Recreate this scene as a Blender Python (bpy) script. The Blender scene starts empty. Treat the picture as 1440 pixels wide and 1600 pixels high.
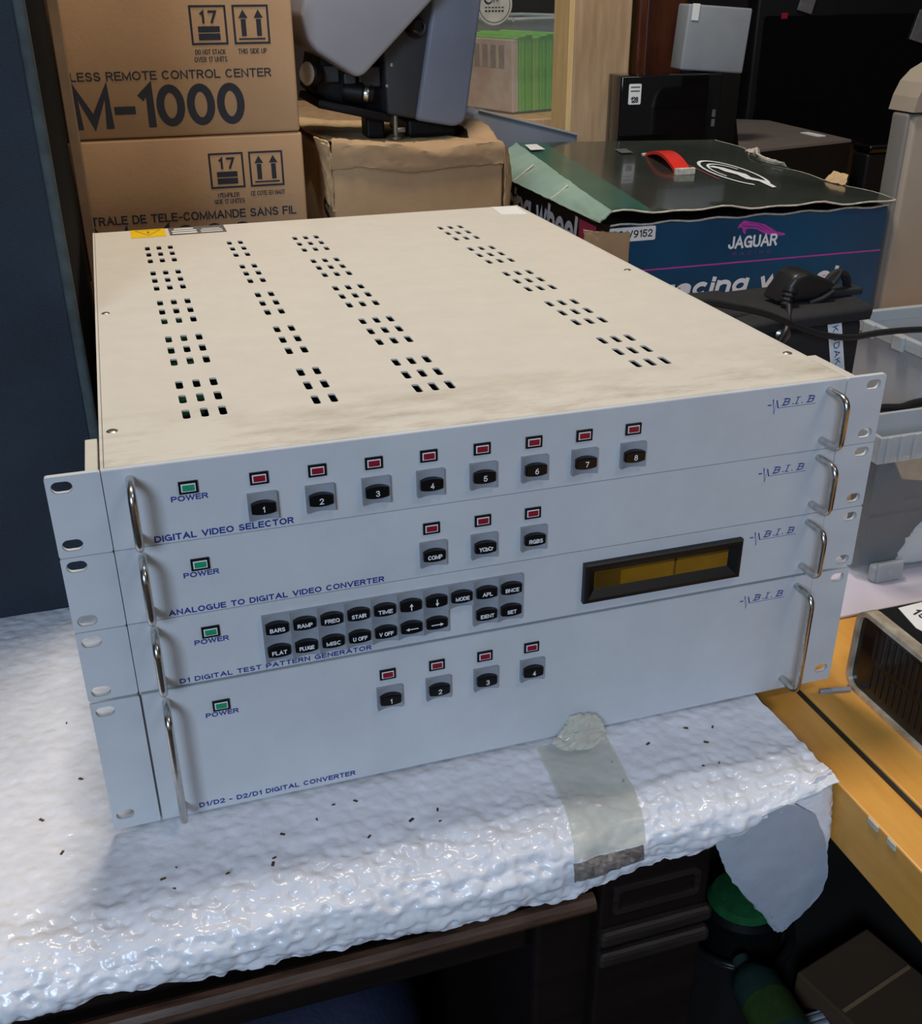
import bpy, bmesh, math, random
import numpy as np
from mathutils import Vector, Matrix

random.seed(7)
S = bpy.context.scene
COL = S.collection
LIFT = 0.80            # everything is drawn from the bottom of the equipment stack; the floor lies 0.80 m lower

# ------------------------------------------------------------------ camera, world, lamps, exposure
cam_d = bpy.data.cameras.new('camera')
cam = bpy.data.objects.new('camera', cam_d); COL.objects.link(cam)
cam_d.sensor_fit = 'HORIZONTAL'; cam_d.sensor_width = 36.0; cam_d.lens = 41.2488
cam_d.shift_x = -0.003532; cam_d.shift_y = 0.003762
cam_d.clip_start = 0.02
RX = Vector((0.9522553423, -0.3052801845, -0.0037110609))
RY = Vector((-0.1414122966, -0.4302670181, -0.8915564231))
RZ = Vector((0.2705777622, 0.8495141565, -0.4528944386))
cam.matrix_world = Matrix(((RX.x, -RY.x, -RZ.x, 0.05307024), (RX.y, -RY.y, -RZ.y, -0.50277692),
                           (RX.z, -RY.z, -RZ.z, 0.43865386), (0, 0, 0, 1)))
S.camera = cam

w = bpy.data.worlds.new('dim_room'); S.world = w; w.use_nodes = True
w.node_tree.nodes['Background'].inputs[0].default_value = (0.86, 0.84, 0.84, 1)
w.node_tree.nodes['Background'].inputs[1].default_value = 0.10

def area(name, loc, target, size, power, color, spread=None):
    l = bpy.data.lights.new(name, 'AREA'); l.shape = 'RECTANGLE'
    l.size, l.size_y = size; l.energy = power; l.color = color
    if spread: l.spread = spread
    o = bpy.data.objects.new(name, l); COL.objects.link(o)
    o.location = loc
    o.rotation_euler = (Vector(target) - Vector(loc)).to_track_quat('-Z', 'Y').to_euler()
    return o
area('ceiling_lamp_light', (0.26, 0.50, 1.80), (0.28, 0.30, 0.0), (0.35, 0.30), 22, (1.0, 0.90, 0.77))
area('window_daylight', (-1.05, -2.3, 1.25), (0.25, 0.1, 0.1), (0.75, 0.75), 42, (0.58, 0.76, 1.0))
area('front_fill_light', (1.0, -1.0, 1.9), (0.6, 0.8, 0.1), (0.6, 0.3), 6, (1.0, 0.90, 0.80))  # weak warm fill added from the front right for the box faces

S.view_settings.view_transform = 'Standard'; S.view_settings.look = 'None'
S.view_settings.gamma = 1.0; S.view_settings.use_curve_mapping = False
S.view_settings.exposure = 0.0

# ------------------------------------------------------------------ materials
def lin(c):
    return tuple(((v / 255) / 12.92 if v / 255 <= 0.04045 else ((v / 255 + 0.055) / 1.055) ** 2.4) for v in c) + (1,)

def mat(name, rgb, rough=0.5, metal=0.0, noise=0.0, nscale=40.0, bump=0.0, bscale=200.0, rgb2=None, spec=0.5, coat=0.0,
        alpha=1.0, trans=0.0, ior=1.45, stretch=(1, 1, 1)):
    """plain principled surface with procedural mottling and grain"""
    m = bpy.data.materials.new(name); m.use_nodes = True
    nt = m.node_tree; b = nt.nodes['Principled BSDF']; L = nt.links
    b.inputs['Base Color'].default_value = lin(rgb)
    b.inputs['Roughness'].default_value = rough
    b.inputs['Metallic'].default_value = metal
    b.inputs['Specular IOR Level'].default_value = spec
    b.inputs['Coat Weight'].default_value = coat
    b.inputs['Alpha'].default_value = alpha
    b.inputs['Transmission Weight'].default_value = trans
    b.inputs['IOR'].default_value = ior
    if noise or bump or rgb2:
        tc = nt.nodes.new('ShaderNodeTexCoord'); mp = nt.nodes.new('ShaderNodeMapping')
        mp.inputs['Scale'].default_value = stretch
        L.new(tc.outputs['Object'], mp.inputs['Vector'])
    if noise or rgb2:
        n = nt.nodes.new('ShaderNodeTexNoise'); n.inputs['Scale'].default_value = nscale
        n.inputs['Detail'].default_value = 6; n.inputs['Roughness'].default_value = 0.6
        L.new(mp.outputs['Vector'], n.inputs['Vector'])
        r = nt.nodes.new('ShaderNodeValToRGB')
        r.color_ramp.elements[0].position = 0.35; r.color_ramp.elements[1].position = 0.68
        c2 = rgb2 if rgb2 else tuple(v * (1 - noise) for v in rgb)
        r.color_ramp.elements[0].color = lin(c2); r.color_ramp.elements[1].color = lin(rgb)
        L.new(n.outputs['Fac'], r.inputs['Fac']); L.new(r.outputs['Color'], b.inputs['Base Color'])
    if bump:
        n2 = nt.nodes.new('ShaderNodeTexNoise'); n2.inputs['Scale'].default_value = bscale
        n2.inputs['Detail'].default_value = 4
        L.new(mp.outputs['Vector'], n2.inputs['Vector'])
        bp = nt.nodes.new('ShaderNodeBump'); bp.inputs['Strength'].default_value = bump
        bp.inputs['Distance'].default_value = 0.002
        L.new(n2.outputs['Fac'], bp.inputs['Height']); L.new(bp.outputs['Normal'], b.inputs['Normal'])
    return m

def lid_material():
    m = mat('cream_painted_steel', (214, 208, 197), 0.42, noise=0.02, nscale=60, bump=0.05, bscale=900)
    nt = m.node_tree; L = nt.links; b = nt.nodes['Principled BSDF']
    tc = nt.nodes.new('ShaderNodeTexCoord')
    src = b.inputs['Base Color'].links[0].from_socket
    sep = nt.nodes.new('ShaderNodeSeparateXYZ'); L.new(tc.outputs['Object'], sep.inputs[0])
    # old dust and rub marks, thicker along the front edge of the lid
    mr = nt.nodes.new('ShaderNodeMapRange'); mr.inputs['From Min'].default_value = -0.27; mr.inputs['From Max'].default_value = -0.19
    mr.inputs['To Min'].default_value = 0.75; mr.inputs['To Max'].default_value = 0.0
    L.new(sep.outputs['Y'], mr.inputs['Value'])
    mp = nt.nodes.new('ShaderNodeMapping'); mp.inputs['Scale'].default_value = (1, 3.2, 1); mp.inputs['Rotation'].default_value = (0, 0, 0.15)
    L.new(tc.outputs['Object'], mp.inputs['Vector'])
    n = nt.nodes.new('ShaderNodeTexNoise'); n.inputs['Scale'].default_value = 14; n.inputs['Detail'].default_value = 9; n.inputs['Roughness'].default_value = 0.68
    L.new(mp.outputs['Vector'], n.inputs['Vector'])
    r = nt.nodes.new('ShaderNodeValToRGB'); r.color_ramp.elements[0].position = 0.44; r.color_ramp.elements[1].position = 0.72
    L.new(n.outputs['Fac'], r.inputs['Fac'])
    mul = nt.nodes.new('ShaderNodeMath'); mul.operation = 'MULTIPLY'
    L.new(r.outputs['Color'], mul.inputs[0]); L.new(mr.outputs['Result'], mul.inputs[1])
    add = nt.nodes.new('ShaderNodeMath'); add.operation = 'MULTIPLY_ADD'
    L.new(r.outputs['Color'], add.inputs[0]); add.inputs[1].default_value = 0.04; L.new(mul.outputs[0], add.inputs[2])
    mx = nt.nodes.new('ShaderNodeMix'); mx.data_type = 'RGBA'
    L.new(add.outputs[0], mx.inputs['Factor']); L.new(src, mx.inputs[6]); mx.inputs[7].default_value = lin((140, 118, 88))
    L.new(mx.outputs[2], b.inputs['Base Color'])
    return m

M = {}
M['lid'] = lid_material()
M['panel'] = mat('pale_grey_paint', (202, 205, 209), 0.45, noise=0.035, nscale=30, bump=0.04, bscale=1400)
M['chassis'] = mat('cream_chassis_steel', (208, 202, 190), 0.5, noise=0.05, nscale=30)
M['inside'] = mat('dark_inside', (26, 26, 28), 0.8, noise=0.3, nscale=40)
M['pcb'] = mat('green_circuit_board', (24, 92, 62), 0.45, rgb2=(10, 44, 30), nscale=120)
M['comp'] = mat('grey_component', (120, 118, 116), 0.4, noise=0.4, nscale=60)
M['chrome'] = mat('chromed_steel', (214, 212, 208), 0.26, metal=1.0, noise=0.12, nscale=260)
M['bezel'] = mat('grey_button_plastic', (150, 155, 163), 0.42, noise=0.05, nscale=90)
M['key'] = mat('black_key_plastic', (16, 16, 18), 0.28, noise=0.2, nscale=60)
M['frame'] = mat('black_led_frame', (14, 13, 17), 0.4, noise=0.2, nscale=80)
M['white'] = mat('white_print', (236, 238, 242), 0.5, noise=0.03)
M['red'] = mat('dark_red_lens', (158, 28, 48), 0.3, noise=0.15, nscale=500)
M['green'] = mat('green_lens', (42, 158, 112), 0.3, noise=0.12, nscale=500)
M['blue_ink'] = mat('blue_panel_ink', (38, 50, 140), 0.5, noise=0.05)
M['amber'] = mat('amber_display', (140, 98, 18), 0.18, rgb2=(112, 84, 20), nscale=30)
M['amber_dark'] = mat('amber_display_dark_band', (84, 62, 16), 0.2, noise=0.1)
M['screw'] = mat('steel_screw', (168, 162, 150), 0.35, metal=0.8, noise=0.2, nscale=200)
M['yellow'] = mat('yellow_label', (238, 196, 20), 0.45, noise=0.05, nscale=80)
M['grey_label'] = mat('grey_foil_label', (104, 102, 104), 0.4, noise=0.15, nscale=120)
M['pale_label'] = mat('white_paper_label', (232, 232, 230), 0.55, noise=0.04)
M['ink'] = mat('black_ink', (30, 28, 32), 0.6, noise=0.1)
M['card_ink'] = mat('carton_print_ink', (44, 46, 56), 0.7, noise=0.12, nscale=60)
M['carton'] = mat('brown_carton', (186, 148, 110), 0.75, noise=0.08, nscale=9, bump=0.08, bscale=260)
M['carton_old'] = mat('old_brown_carton', (176, 146, 110), 0.8, rgb2=(156, 124, 90), nscale=7, bump=0.1, bscale=160)
M['carton_edge'] = mat('pale_torn_and_lit_card', (206, 174, 130), 0.85, noise=0.15, nscale=90, bump=0.2)
M['board'] = mat('pale_board_edge', (150, 122, 96), 0.6, noise=0.12, nscale=30)
M['navy'] = mat('navy_vinyl', (28, 42, 56), 0.7, rgb2=(22, 33, 45), nscale=16, bump=0.35, bscale=800)
M['navy_worn'] = mat('worn_grey_edge', (72, 82, 84), 0.8, noise=0.25, nscale=60)
M['black_side'] = mat('black_cabinet_side', (10, 10, 12), 0.9, noise=0.2, nscale=20, spec=0.1)
M['proj'] = mat('blue_grey_projector_paint', (118, 124, 140), 0.42, noise=0.05, nscale=18, bump=0.1, bscale=700)
M['proj_hood'] = mat('grey_hood_paint', (150, 150, 157), 0.38, noise=0.04, nscale=12, bump=0.06, bscale=700)
M['charcoal'] = mat('charcoal_paint', (52, 55, 60), 0.45, noise=0.1, nscale=30)
M['black'] = mat('black_plastic', (18, 18, 20), 0.5, noise=0.2, nscale=40, spec=0.3)
M['gloss'] = mat('gloss_black_plastic', (10, 10, 12), 0.08, noise=0.1, nscale=30, coat=0.4)
M['tag'] = mat('cream_tag', (190, 184, 168), 0.5, noise=0.1, nscale=60)
def clear(name, rgb, a, rough=0.15):
    m = bpy.data.materials.new(name); m.use_nodes = True
    nt = m.node_tree; L = nt.links; b = nt.nodes['Principled BSDF']
    b.inputs['Base Color'].default_value = lin(rgb); b.inputs['Roughness'].default_value = rough
    tr = nt.nodes.new('ShaderNodeBsdfTransparent'); tr.inputs[0].default_value = (0.97, 0.98, 0.98, 1)
    n = nt.nodes.new('ShaderNodeTexNoise'); n.inputs['Scale'].default_value = 22; n.inputs['Detail'].default_value = 5
    tc = nt.nodes.new('ShaderNodeTexCoord'); L.new(tc.outputs['Object'], n.inputs['Vector'])
    mr = nt.nodes.new('ShaderNodeMapRange'); mr.inputs['To Min'].default_value = a * 0.75; mr.inputs['To Max'].default_value = min(1, a * 1.25)
    L.new(n.outputs['Fac'], mr.inputs['Value'])
    mx = nt.nodes.new('ShaderNodeMixShader'); L.new(mr.outputs['Result'], mx.inputs[0])
    L.new(tr.outputs[0], mx.inputs[1]); L.new(b.outputs[0], mx.inputs[2])
    L.new(mx.outputs[0], nt.nodes['Material Output'].inputs['Surface'])
    return m
M['clear'] = clear('clear_plastic', (215, 220, 222), 0.13)
M['clear_cloudy'] = clear('cloudy_clear_plastic', (196, 202, 206), 0.62, 0.3)
M['tape'] = clear('yellowed_clear_tape', (226, 224, 208), 0.30, 0.2)
M['tape_crumple'] = clear('crumpled_clear_tape', (228, 224, 208), 0.5, 0.12)
M['tape_underside'] = mat('grey_brown_tape_underside', (140, 132, 126), 0.35, rgb2=(96, 88, 84), nscale=160)  # mottled grey-brown, darker than the rest of the tape
M['case_green'] = mat('green_game_case', (128, 214, 78), 0.3, noise=0.15, nscale=25)
M['case_lime'] = mat('lime_game_case', (170, 226, 96), 0.3, noise=0.15, nscale=25)
M['case_sleeve'] = mat('pale_case_sleeve', (226, 214, 204), 0.4, rgb2=(206, 176, 164), nscale=22)
M['sleeve_print'] = mat('grey_sleeve_print', (170, 158, 156), 0.5, noise=0.2, nscale=60)
def wood(name, rgb, rgb2, rough, stretch, scale=9):
    return mat(name, rgb, rough, rgb2=rgb2, nscale=scale, stretch=stretch, bump=0.05, bscale=90)
M['post'] = wood('pale_oak', (190, 160, 126), (164, 132, 98), 0.5, (9, 9, 0.9))
M['post_edge'] = wood('pale_pine_edge', (228, 196, 142), (214, 178, 122), 0.5, (9, 9, 0.9))
M['redwood'] = wood('red_brown_wood', (122, 62, 32), (84, 38, 20), 0.3, (6, 6, 1.0))
M['redwood_dark'] = wood('dark_red_wood', (78, 40, 24), (58, 28, 16), 0.35, (6, 6, 1.0))
M['yellowwood'] = wood('honey_table_wood', (226, 168, 84), (210, 148, 66), 0.34, (5, 0.8, 5))
M['stripe'] = mat('dark_inlay', (44, 40, 34), 0.5, noise=0.2, nscale=80)
M['darkwood'] = wood('dark_stained_wood', (28, 19, 16), (20, 13, 11), 0.4, (0.8, 6, 6))
M['darkwood_lip'] = wood('lit_dark_moulding', (92, 68, 54), (56, 38, 30), 0.38, (0.8, 6, 6), 30)  # lighter than the boards: the moulding's lit edge is in the colour
M['jag_front'] = mat('blue_box_print', (24, 78, 112), 0.28, rgb2=(18, 62, 94), nscale=6)
M['jag_side'] = mat('dark_brown_box_print', (40, 34, 32), 0.4, noise=0.2, nscale=10)
M['jag_lid'] = mat('dark_green_gloss_card', (62, 68, 62), 0.16, noise=0.22, nscale=6, bump=0.05, bscale=25, coat=0.3)
M['jag_edge'] = mat('green_lid_border', (52, 96, 84), 0.24, noise=0.12, nscale=10)
M['jag_flap'] = mat('pale_green_flap', (150, 176, 162), 0.4, noise=0.1, nscale=12)
M['paper_edge'] = mat('torn_paper_edge', (214, 206, 188), 0.8, noise=0.2, nscale=120)
M['magenta'] = mat('magenta_print', (190, 70, 170), 0.4, noise=0.06)
M['purple'] = mat('purple_print', (132, 60, 140), 0.4, noise=0.06)
M['logo_red'] = mat('pink_red_print', (196, 70, 100), 0.4, noise=0.06)
M['handle_red'] = mat('red_handle_plastic', (226, 48, 36), 0.35, noise=0.08, nscale=30)
M['cloth_black'] = mat('black_nylon', (36, 36, 39), 0.75, noise=0.2, nscale=30, bump=0.3, bscale=700)
M['rubber'] = mat('black_rubber', (34, 33, 34), 0.38, noise=0.1, nscale=50)
M['snap'] = mat('pewter_snap', (150, 146, 140), 0.3, metal=0.9, noise=0.2)
M['label_blue'] = mat('pale_blue_label', (214, 226, 240), 0.45, noise=0.05)
M['beige'] = mat('beige_plastic', (160, 148, 132), 0.5, noise=0.05, nscale=10, bump=0.06, bscale=800)
M['beige_shaded'] = mat('shaded_beige_plastic', (120, 116, 112), 0.5, noise=0.05, nscale=10)
M['grey_plastic'] = mat('grey_plastic', (142, 146, 150), 0.4, noise=0.06, nscale=20)
M['grey_slab'] = mat('slate_grey_plastic', (112, 118, 130), 0.42, noise=0.05, nscale=20)
M['av_top_lit'] = mat('lit_taupe_top', (116, 106, 100), 0.35, noise=0.06, nscale=20)  # top of a black case, the light on it put into the colour
M['mailer'] = mat('white_mailer', (214, 208, 226), 0.45, noise=0.05, nscale=12, bump=0.25, bscale=40)
M['bag'] = mat('white_plastic_bag', (222, 220, 218), 0.35, noise=0.06, nscale=14, bump=0.3, bscale=30)
M['steel_dark'] = mat('dark_equipment_steel', (40, 48, 58), 0.45, noise=0.15, nscale=20)
M['brass'] = mat('worn_chrome_trim', (226, 214, 194), 0.3, metal=0.35, rgb2=(168, 152, 130), nscale=60)
M['smoke'] = mat('smoked_window', (22, 20, 20), 0.2, noise=0.15, nscale=20, coat=0.15)
M['fin'] = mat('brown_grille_fin', (34, 28, 24), 0.5, noise=0.2, nscale=60)
M['lining'] = mat('grey_foam_lining', (172, 178, 190), 0.7, noise=0.06, nscale=30, bump=0.15, bscale=120)
M['floor'] = mat('dark_floor', (46, 42, 40), 0.8, noise=0.3, nscale=5)
M['wall'] = mat('dim_wall_paint', (44, 40, 38), 0.85, noise=0.15, nscale=4)
M['reel'] = mat('green_felt', (26, 108, 56), 0.85, noise=0.2, nscale=60, bump=0.4, bscale=400)
M['tealglass'] = mat('shade_dimmed_bottle', (56, 80, 74), 0.25, noise=0.15, nscale=20)  # pale green darkened to imitate the unlit floor
M['bottle_print'] = mat('green_bottle_print', (66, 92, 44), 0.5, noise=0.2, nscale=40)  # label green also darkened for the unlit floor
M['carton_dim'] = mat('shade_dimmed_carton', (96, 74, 54), 0.85, noise=0.1, nscale=9)  # carton brown darkened to stand for the gloom under the table
M['darkwood_ledge'] = wood('dark_ledge_wood', (44, 37, 35), (30, 25, 24), 0.4, (0.8, 6, 6), 30)
M['litter'] = mat('crumpled_grey_paper', (150, 154, 162), 0.7, noise=0.1, nscale=30)
M['bluebag'] = mat('navy_holdall', (26, 34, 60), 0.7, noise=0.2, nscale=20, bump=0.3)
M['speck'] = mat('brown_dirt', (96, 72, 56), 0.8, noise=0.3, nscale=300)

def wrap_material():
    m = mat('bubble_wrap_film', (240, 240, 246), 0.2, noise=0.06, nscale=45, bump=0.22, bscale=240, spec=0.55)
    return m
M['wrap'] = wrap_material()

# ------------------------------------------------------------------ builders
ORIGIN = {}
def obj(name, bm, mats, parent=None, smooth=False, keep=False, **props):
    """link a bmesh drawn in stack coordinates as ONE mesh object (child of parent if given)"""
    if isinstance(bm, bpy.types.Mesh):
        me = bm
    else:
        org = Vector(ORIGIN.get(parent.name, (0, 0, 0))) if (parent and not keep) else Vector((0, 0, 0))
        if org.length: bmesh.ops.translate(bm, verts=bm.verts, vec=-org)
        if any(len(e.link_faces) > 1 for e in bm.edges): bmesh.ops.recalc_face_normals(bm, faces=bm.faces)
        me = bpy.data.meshes.new(name); bm.to_mesh(me); bm.free()
        if not isinstance(mats, (list, tuple)): mats = [mats]
        for k in mats: me.materials.append(M[k] if isinstance(k, str) else k)
        if smooth:
            for p in me.polygons: p.use_smooth = True
            try: me.set_sharp_from_angle(angle=math.radians(35))
            except Exception: pass
    o = bpy.data.objects.new(name, me); COL.objects.link(o)
    if parent:
        o.parent = parent; ORIGIN[o.name] = ORIGIN.get(parent.name, (0, 0, 0))
    for k, v in props.items(): o[k] = v
    return o

def tag(o, label, cat, group=None, kind=None):
    o['label'] = label; o['category'] = cat
    if group: o['group'] = group
    if kind: o['kind'] = kind
    return o

def thing(name, loc, label, cat, group=None):
    o = bpy.data.objects.new(name, None); COL.objects.link(o)
    o.empty_display_size = 0.02; o.location = loc; ORIGIN[o.name] = tuple(loc)
    return tag(o, label, cat, group)

BM = bmesh.new
def setmat(faces, mi):
    for f in faces: f.material_index = mi

def box(bm, x0, x1, y0, y1, z0, z1, bev=0.0, seg=2, mi=0, rot=None, pivot=None):
    r = bmesh.ops.create_cube(bm, size=1.0)
    vs = r['verts']
    for v in vs:
        v.co = Vector(((x0 + x1) / 2 + v.co.x * (x1 - x0), (y0 + y1) / 2 + v.co.y * (y1 - y0), (z0 + z1) / 2 + v.co.z * (z1 - z0)))
    fs = {f for v in vs for f in v.link_faces}
    setmat(fs, mi)
    if rot is not None:
        pv = Vector(pivot) if pivot else Vector(((x0 + x1) / 2, (y0 + y1) / 2, (z0 + z1) / 2))
        for v in vs: v.co = pv + rot @ (v.co - pv)
    if bev > 0:
        es = list({e for v in vs for e in v.link_edges})
        bmesh.ops.bevel(bm, geom=es, offset=bev, segments=seg, affect='EDGES', profile=0.5, material=-1)
    return vs

def frame_of(o, ux, uy):
    o, ux, uy = Vector(o), Vector(ux).normalized(), Vector(uy)
    uy = (uy - ux * uy.dot(ux)).normalized()
    return o, ux, uy, ux.cross(uy)
FRONT = lambda y=0.0: frame_of((0, y, 0), (1, 0, 0), (0, 0, 1))       # drawing plane facing -y; u = x, v = z

def poly(bm, pts, fr, d0=0.0, d1=None, holes=(), mi=0):
    """flat outline with holes in a frame; extruded from depth d0 to d1 along the frame normal (towards the viewer)"""
    o, ux, uy, n = fr
    edges, loops = [], [pts] + list(holes)
    for lp in loops:
        vs = [bm.verts.new(o + ux * p[0] + uy * p[1] + n * d0) for p in lp]
        edges += [bm.edges.new((vs[i], vs[(i + 1) % len(vs)])) for i in range(len(vs))]
    r = bmesh.ops.triangle_fill(bm, edges=edges, use_beauty=True, use_dissolve=False, normal=n)
    fs = [g for g in r['geom'] if isinstance(g, bmesh.types.BMFace)]
    setmat(fs, mi)
    for f in fs:
        f.normal_update()
        if f.normal.dot(n) < 0: f.normal_flip()
    if d1 is not None:
        e = bmesh.ops.extrude_face_region(bm, geom=fs)
        nv = [g for g in e['geom'] if isinstance(g, bmesh.types.BMVert)]
        bmesh.ops.translate(bm, verts=nv, vec=n * (d1 - d0))
        setmat([g for g in e['geom'] if isinstance(g, bmesh.types.BMFace)], mi)
        for v in nv: setmat(v.link_faces, mi)
    return fs

def rr(cx, cy, w_, h_, r, n=4):
    """rounded rectangle outline"""
    out = []
    for sx, sy, a0 in ((1, 1, 0), (-1, 1, 90), (-1, -1, 180), (1, -1, 270)):
        for i in range(n + 1):
            a = math.radians(a0 + 90 * i / n)
            out.append((cx + sx * (w_ / 2 - r) + r * math.cos(a), cy + sy * (h_ / 2 - r) + r * math.sin(a)))
    return out
def rect(x0, y0, x1, y1): return [(x0, y0), (x1, y0), (x1, y1), (x0, y1)]
def circ(cx, cy, r, n=20, ry=None): return [(cx + r * math.cos(2 * math.pi * i / n), cy + (ry or r) * math.sin(2 * math.pi * i / n)) for i in range(n)]

def tube(bm, pts, r, n=8, smooth_n=0, cap=True, mi=0, radii=None):
    P = [Vector(p) for p in pts]
    if smooth_n:
        Q = []
        for i in range(len(P) - 1):
            p0 = P[max(i - 1, 0)]; p1 = P[i]; p2 = P[i + 1]; p3 = P[min(i + 2, len(P) - 1)]
            for k in range(smooth_n):
                t = k / smooth_n
                Q.append(0.5 * ((2 * p1) + (p2 - p0) * t + (2 * p0 - 5 * p1 + 4 * p2 - p3) * t * t + (3 * p1 - p0 - 3 * p2 + p3) * t ** 3))
        Q.append(P[-1]); P = Q
    rings = []; ref = None
    for i, p in enumerate(P):
        d = (P[min(i + 1, len(P) - 1)] - P[max(i - 1, 0)]).normalized()
        if ref is None:
            ref = d.orthogonal().normalized()
        ref = (ref - d * ref.dot(d)).normalized()
        b = d.cross(ref)
        rad = radii[min(i, len(radii) - 1)] if radii else r
        rings.append([bm.verts.new(p + (ref * math.cos(2 * math.pi * k / n) + b * math.sin(2 * math.pi * k / n)) * rad) for k in range(n)])
    fs = []
    for a, b in zip(rings, rings[1:]):
        for k in range(n): fs.append(bm.faces.new((a[k], a[(k + 1) % n], b[(k + 1) % n], b[k])))
    if cap:
        fs.append(bm.faces.new(rings[0][::-1])); fs.append(bm.faces.new(rings[-1]))
    setmat(fs, mi)
    return fs

def lathe(bm, prof, centre, axis=(0, 0, 1), n=24, mi=0):
    """profile of (radius, height) turned about an axis"""
    c = Vector(centre); ax = Vector(axis).normalized(); a = ax.orthogonal().normalized(); b = ax.cross(a)
    rings = []
    for r, h in prof:
        if r < 1e-6: rings.append([bm.verts.new(c + ax * h)])
        else: rings.append([bm.verts.new(c + ax * h + (a * math.cos(2 * math.pi * k / n) + b * math.sin(2 * math.pi * k / n)) * r) for k in range(n)])
    fs = []
    for A, B in zip(rings, rings[1:]):
        for k in range(n):
            k2 = (k + 1) % n
            if len(A) == 1 and len(B) > 1: fs.append(bm.faces.new((A[0], B[k], B[k2])))
            elif len(B) == 1 and len(A) > 1: fs.append(bm.faces.new((A[k], A[k2], B[0])))
            elif len(A) > 1: fs.append(bm.faces.new((A[k], A[k2], B[k2], B[k])))
    setmat(fs, mi)
    return fs

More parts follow.
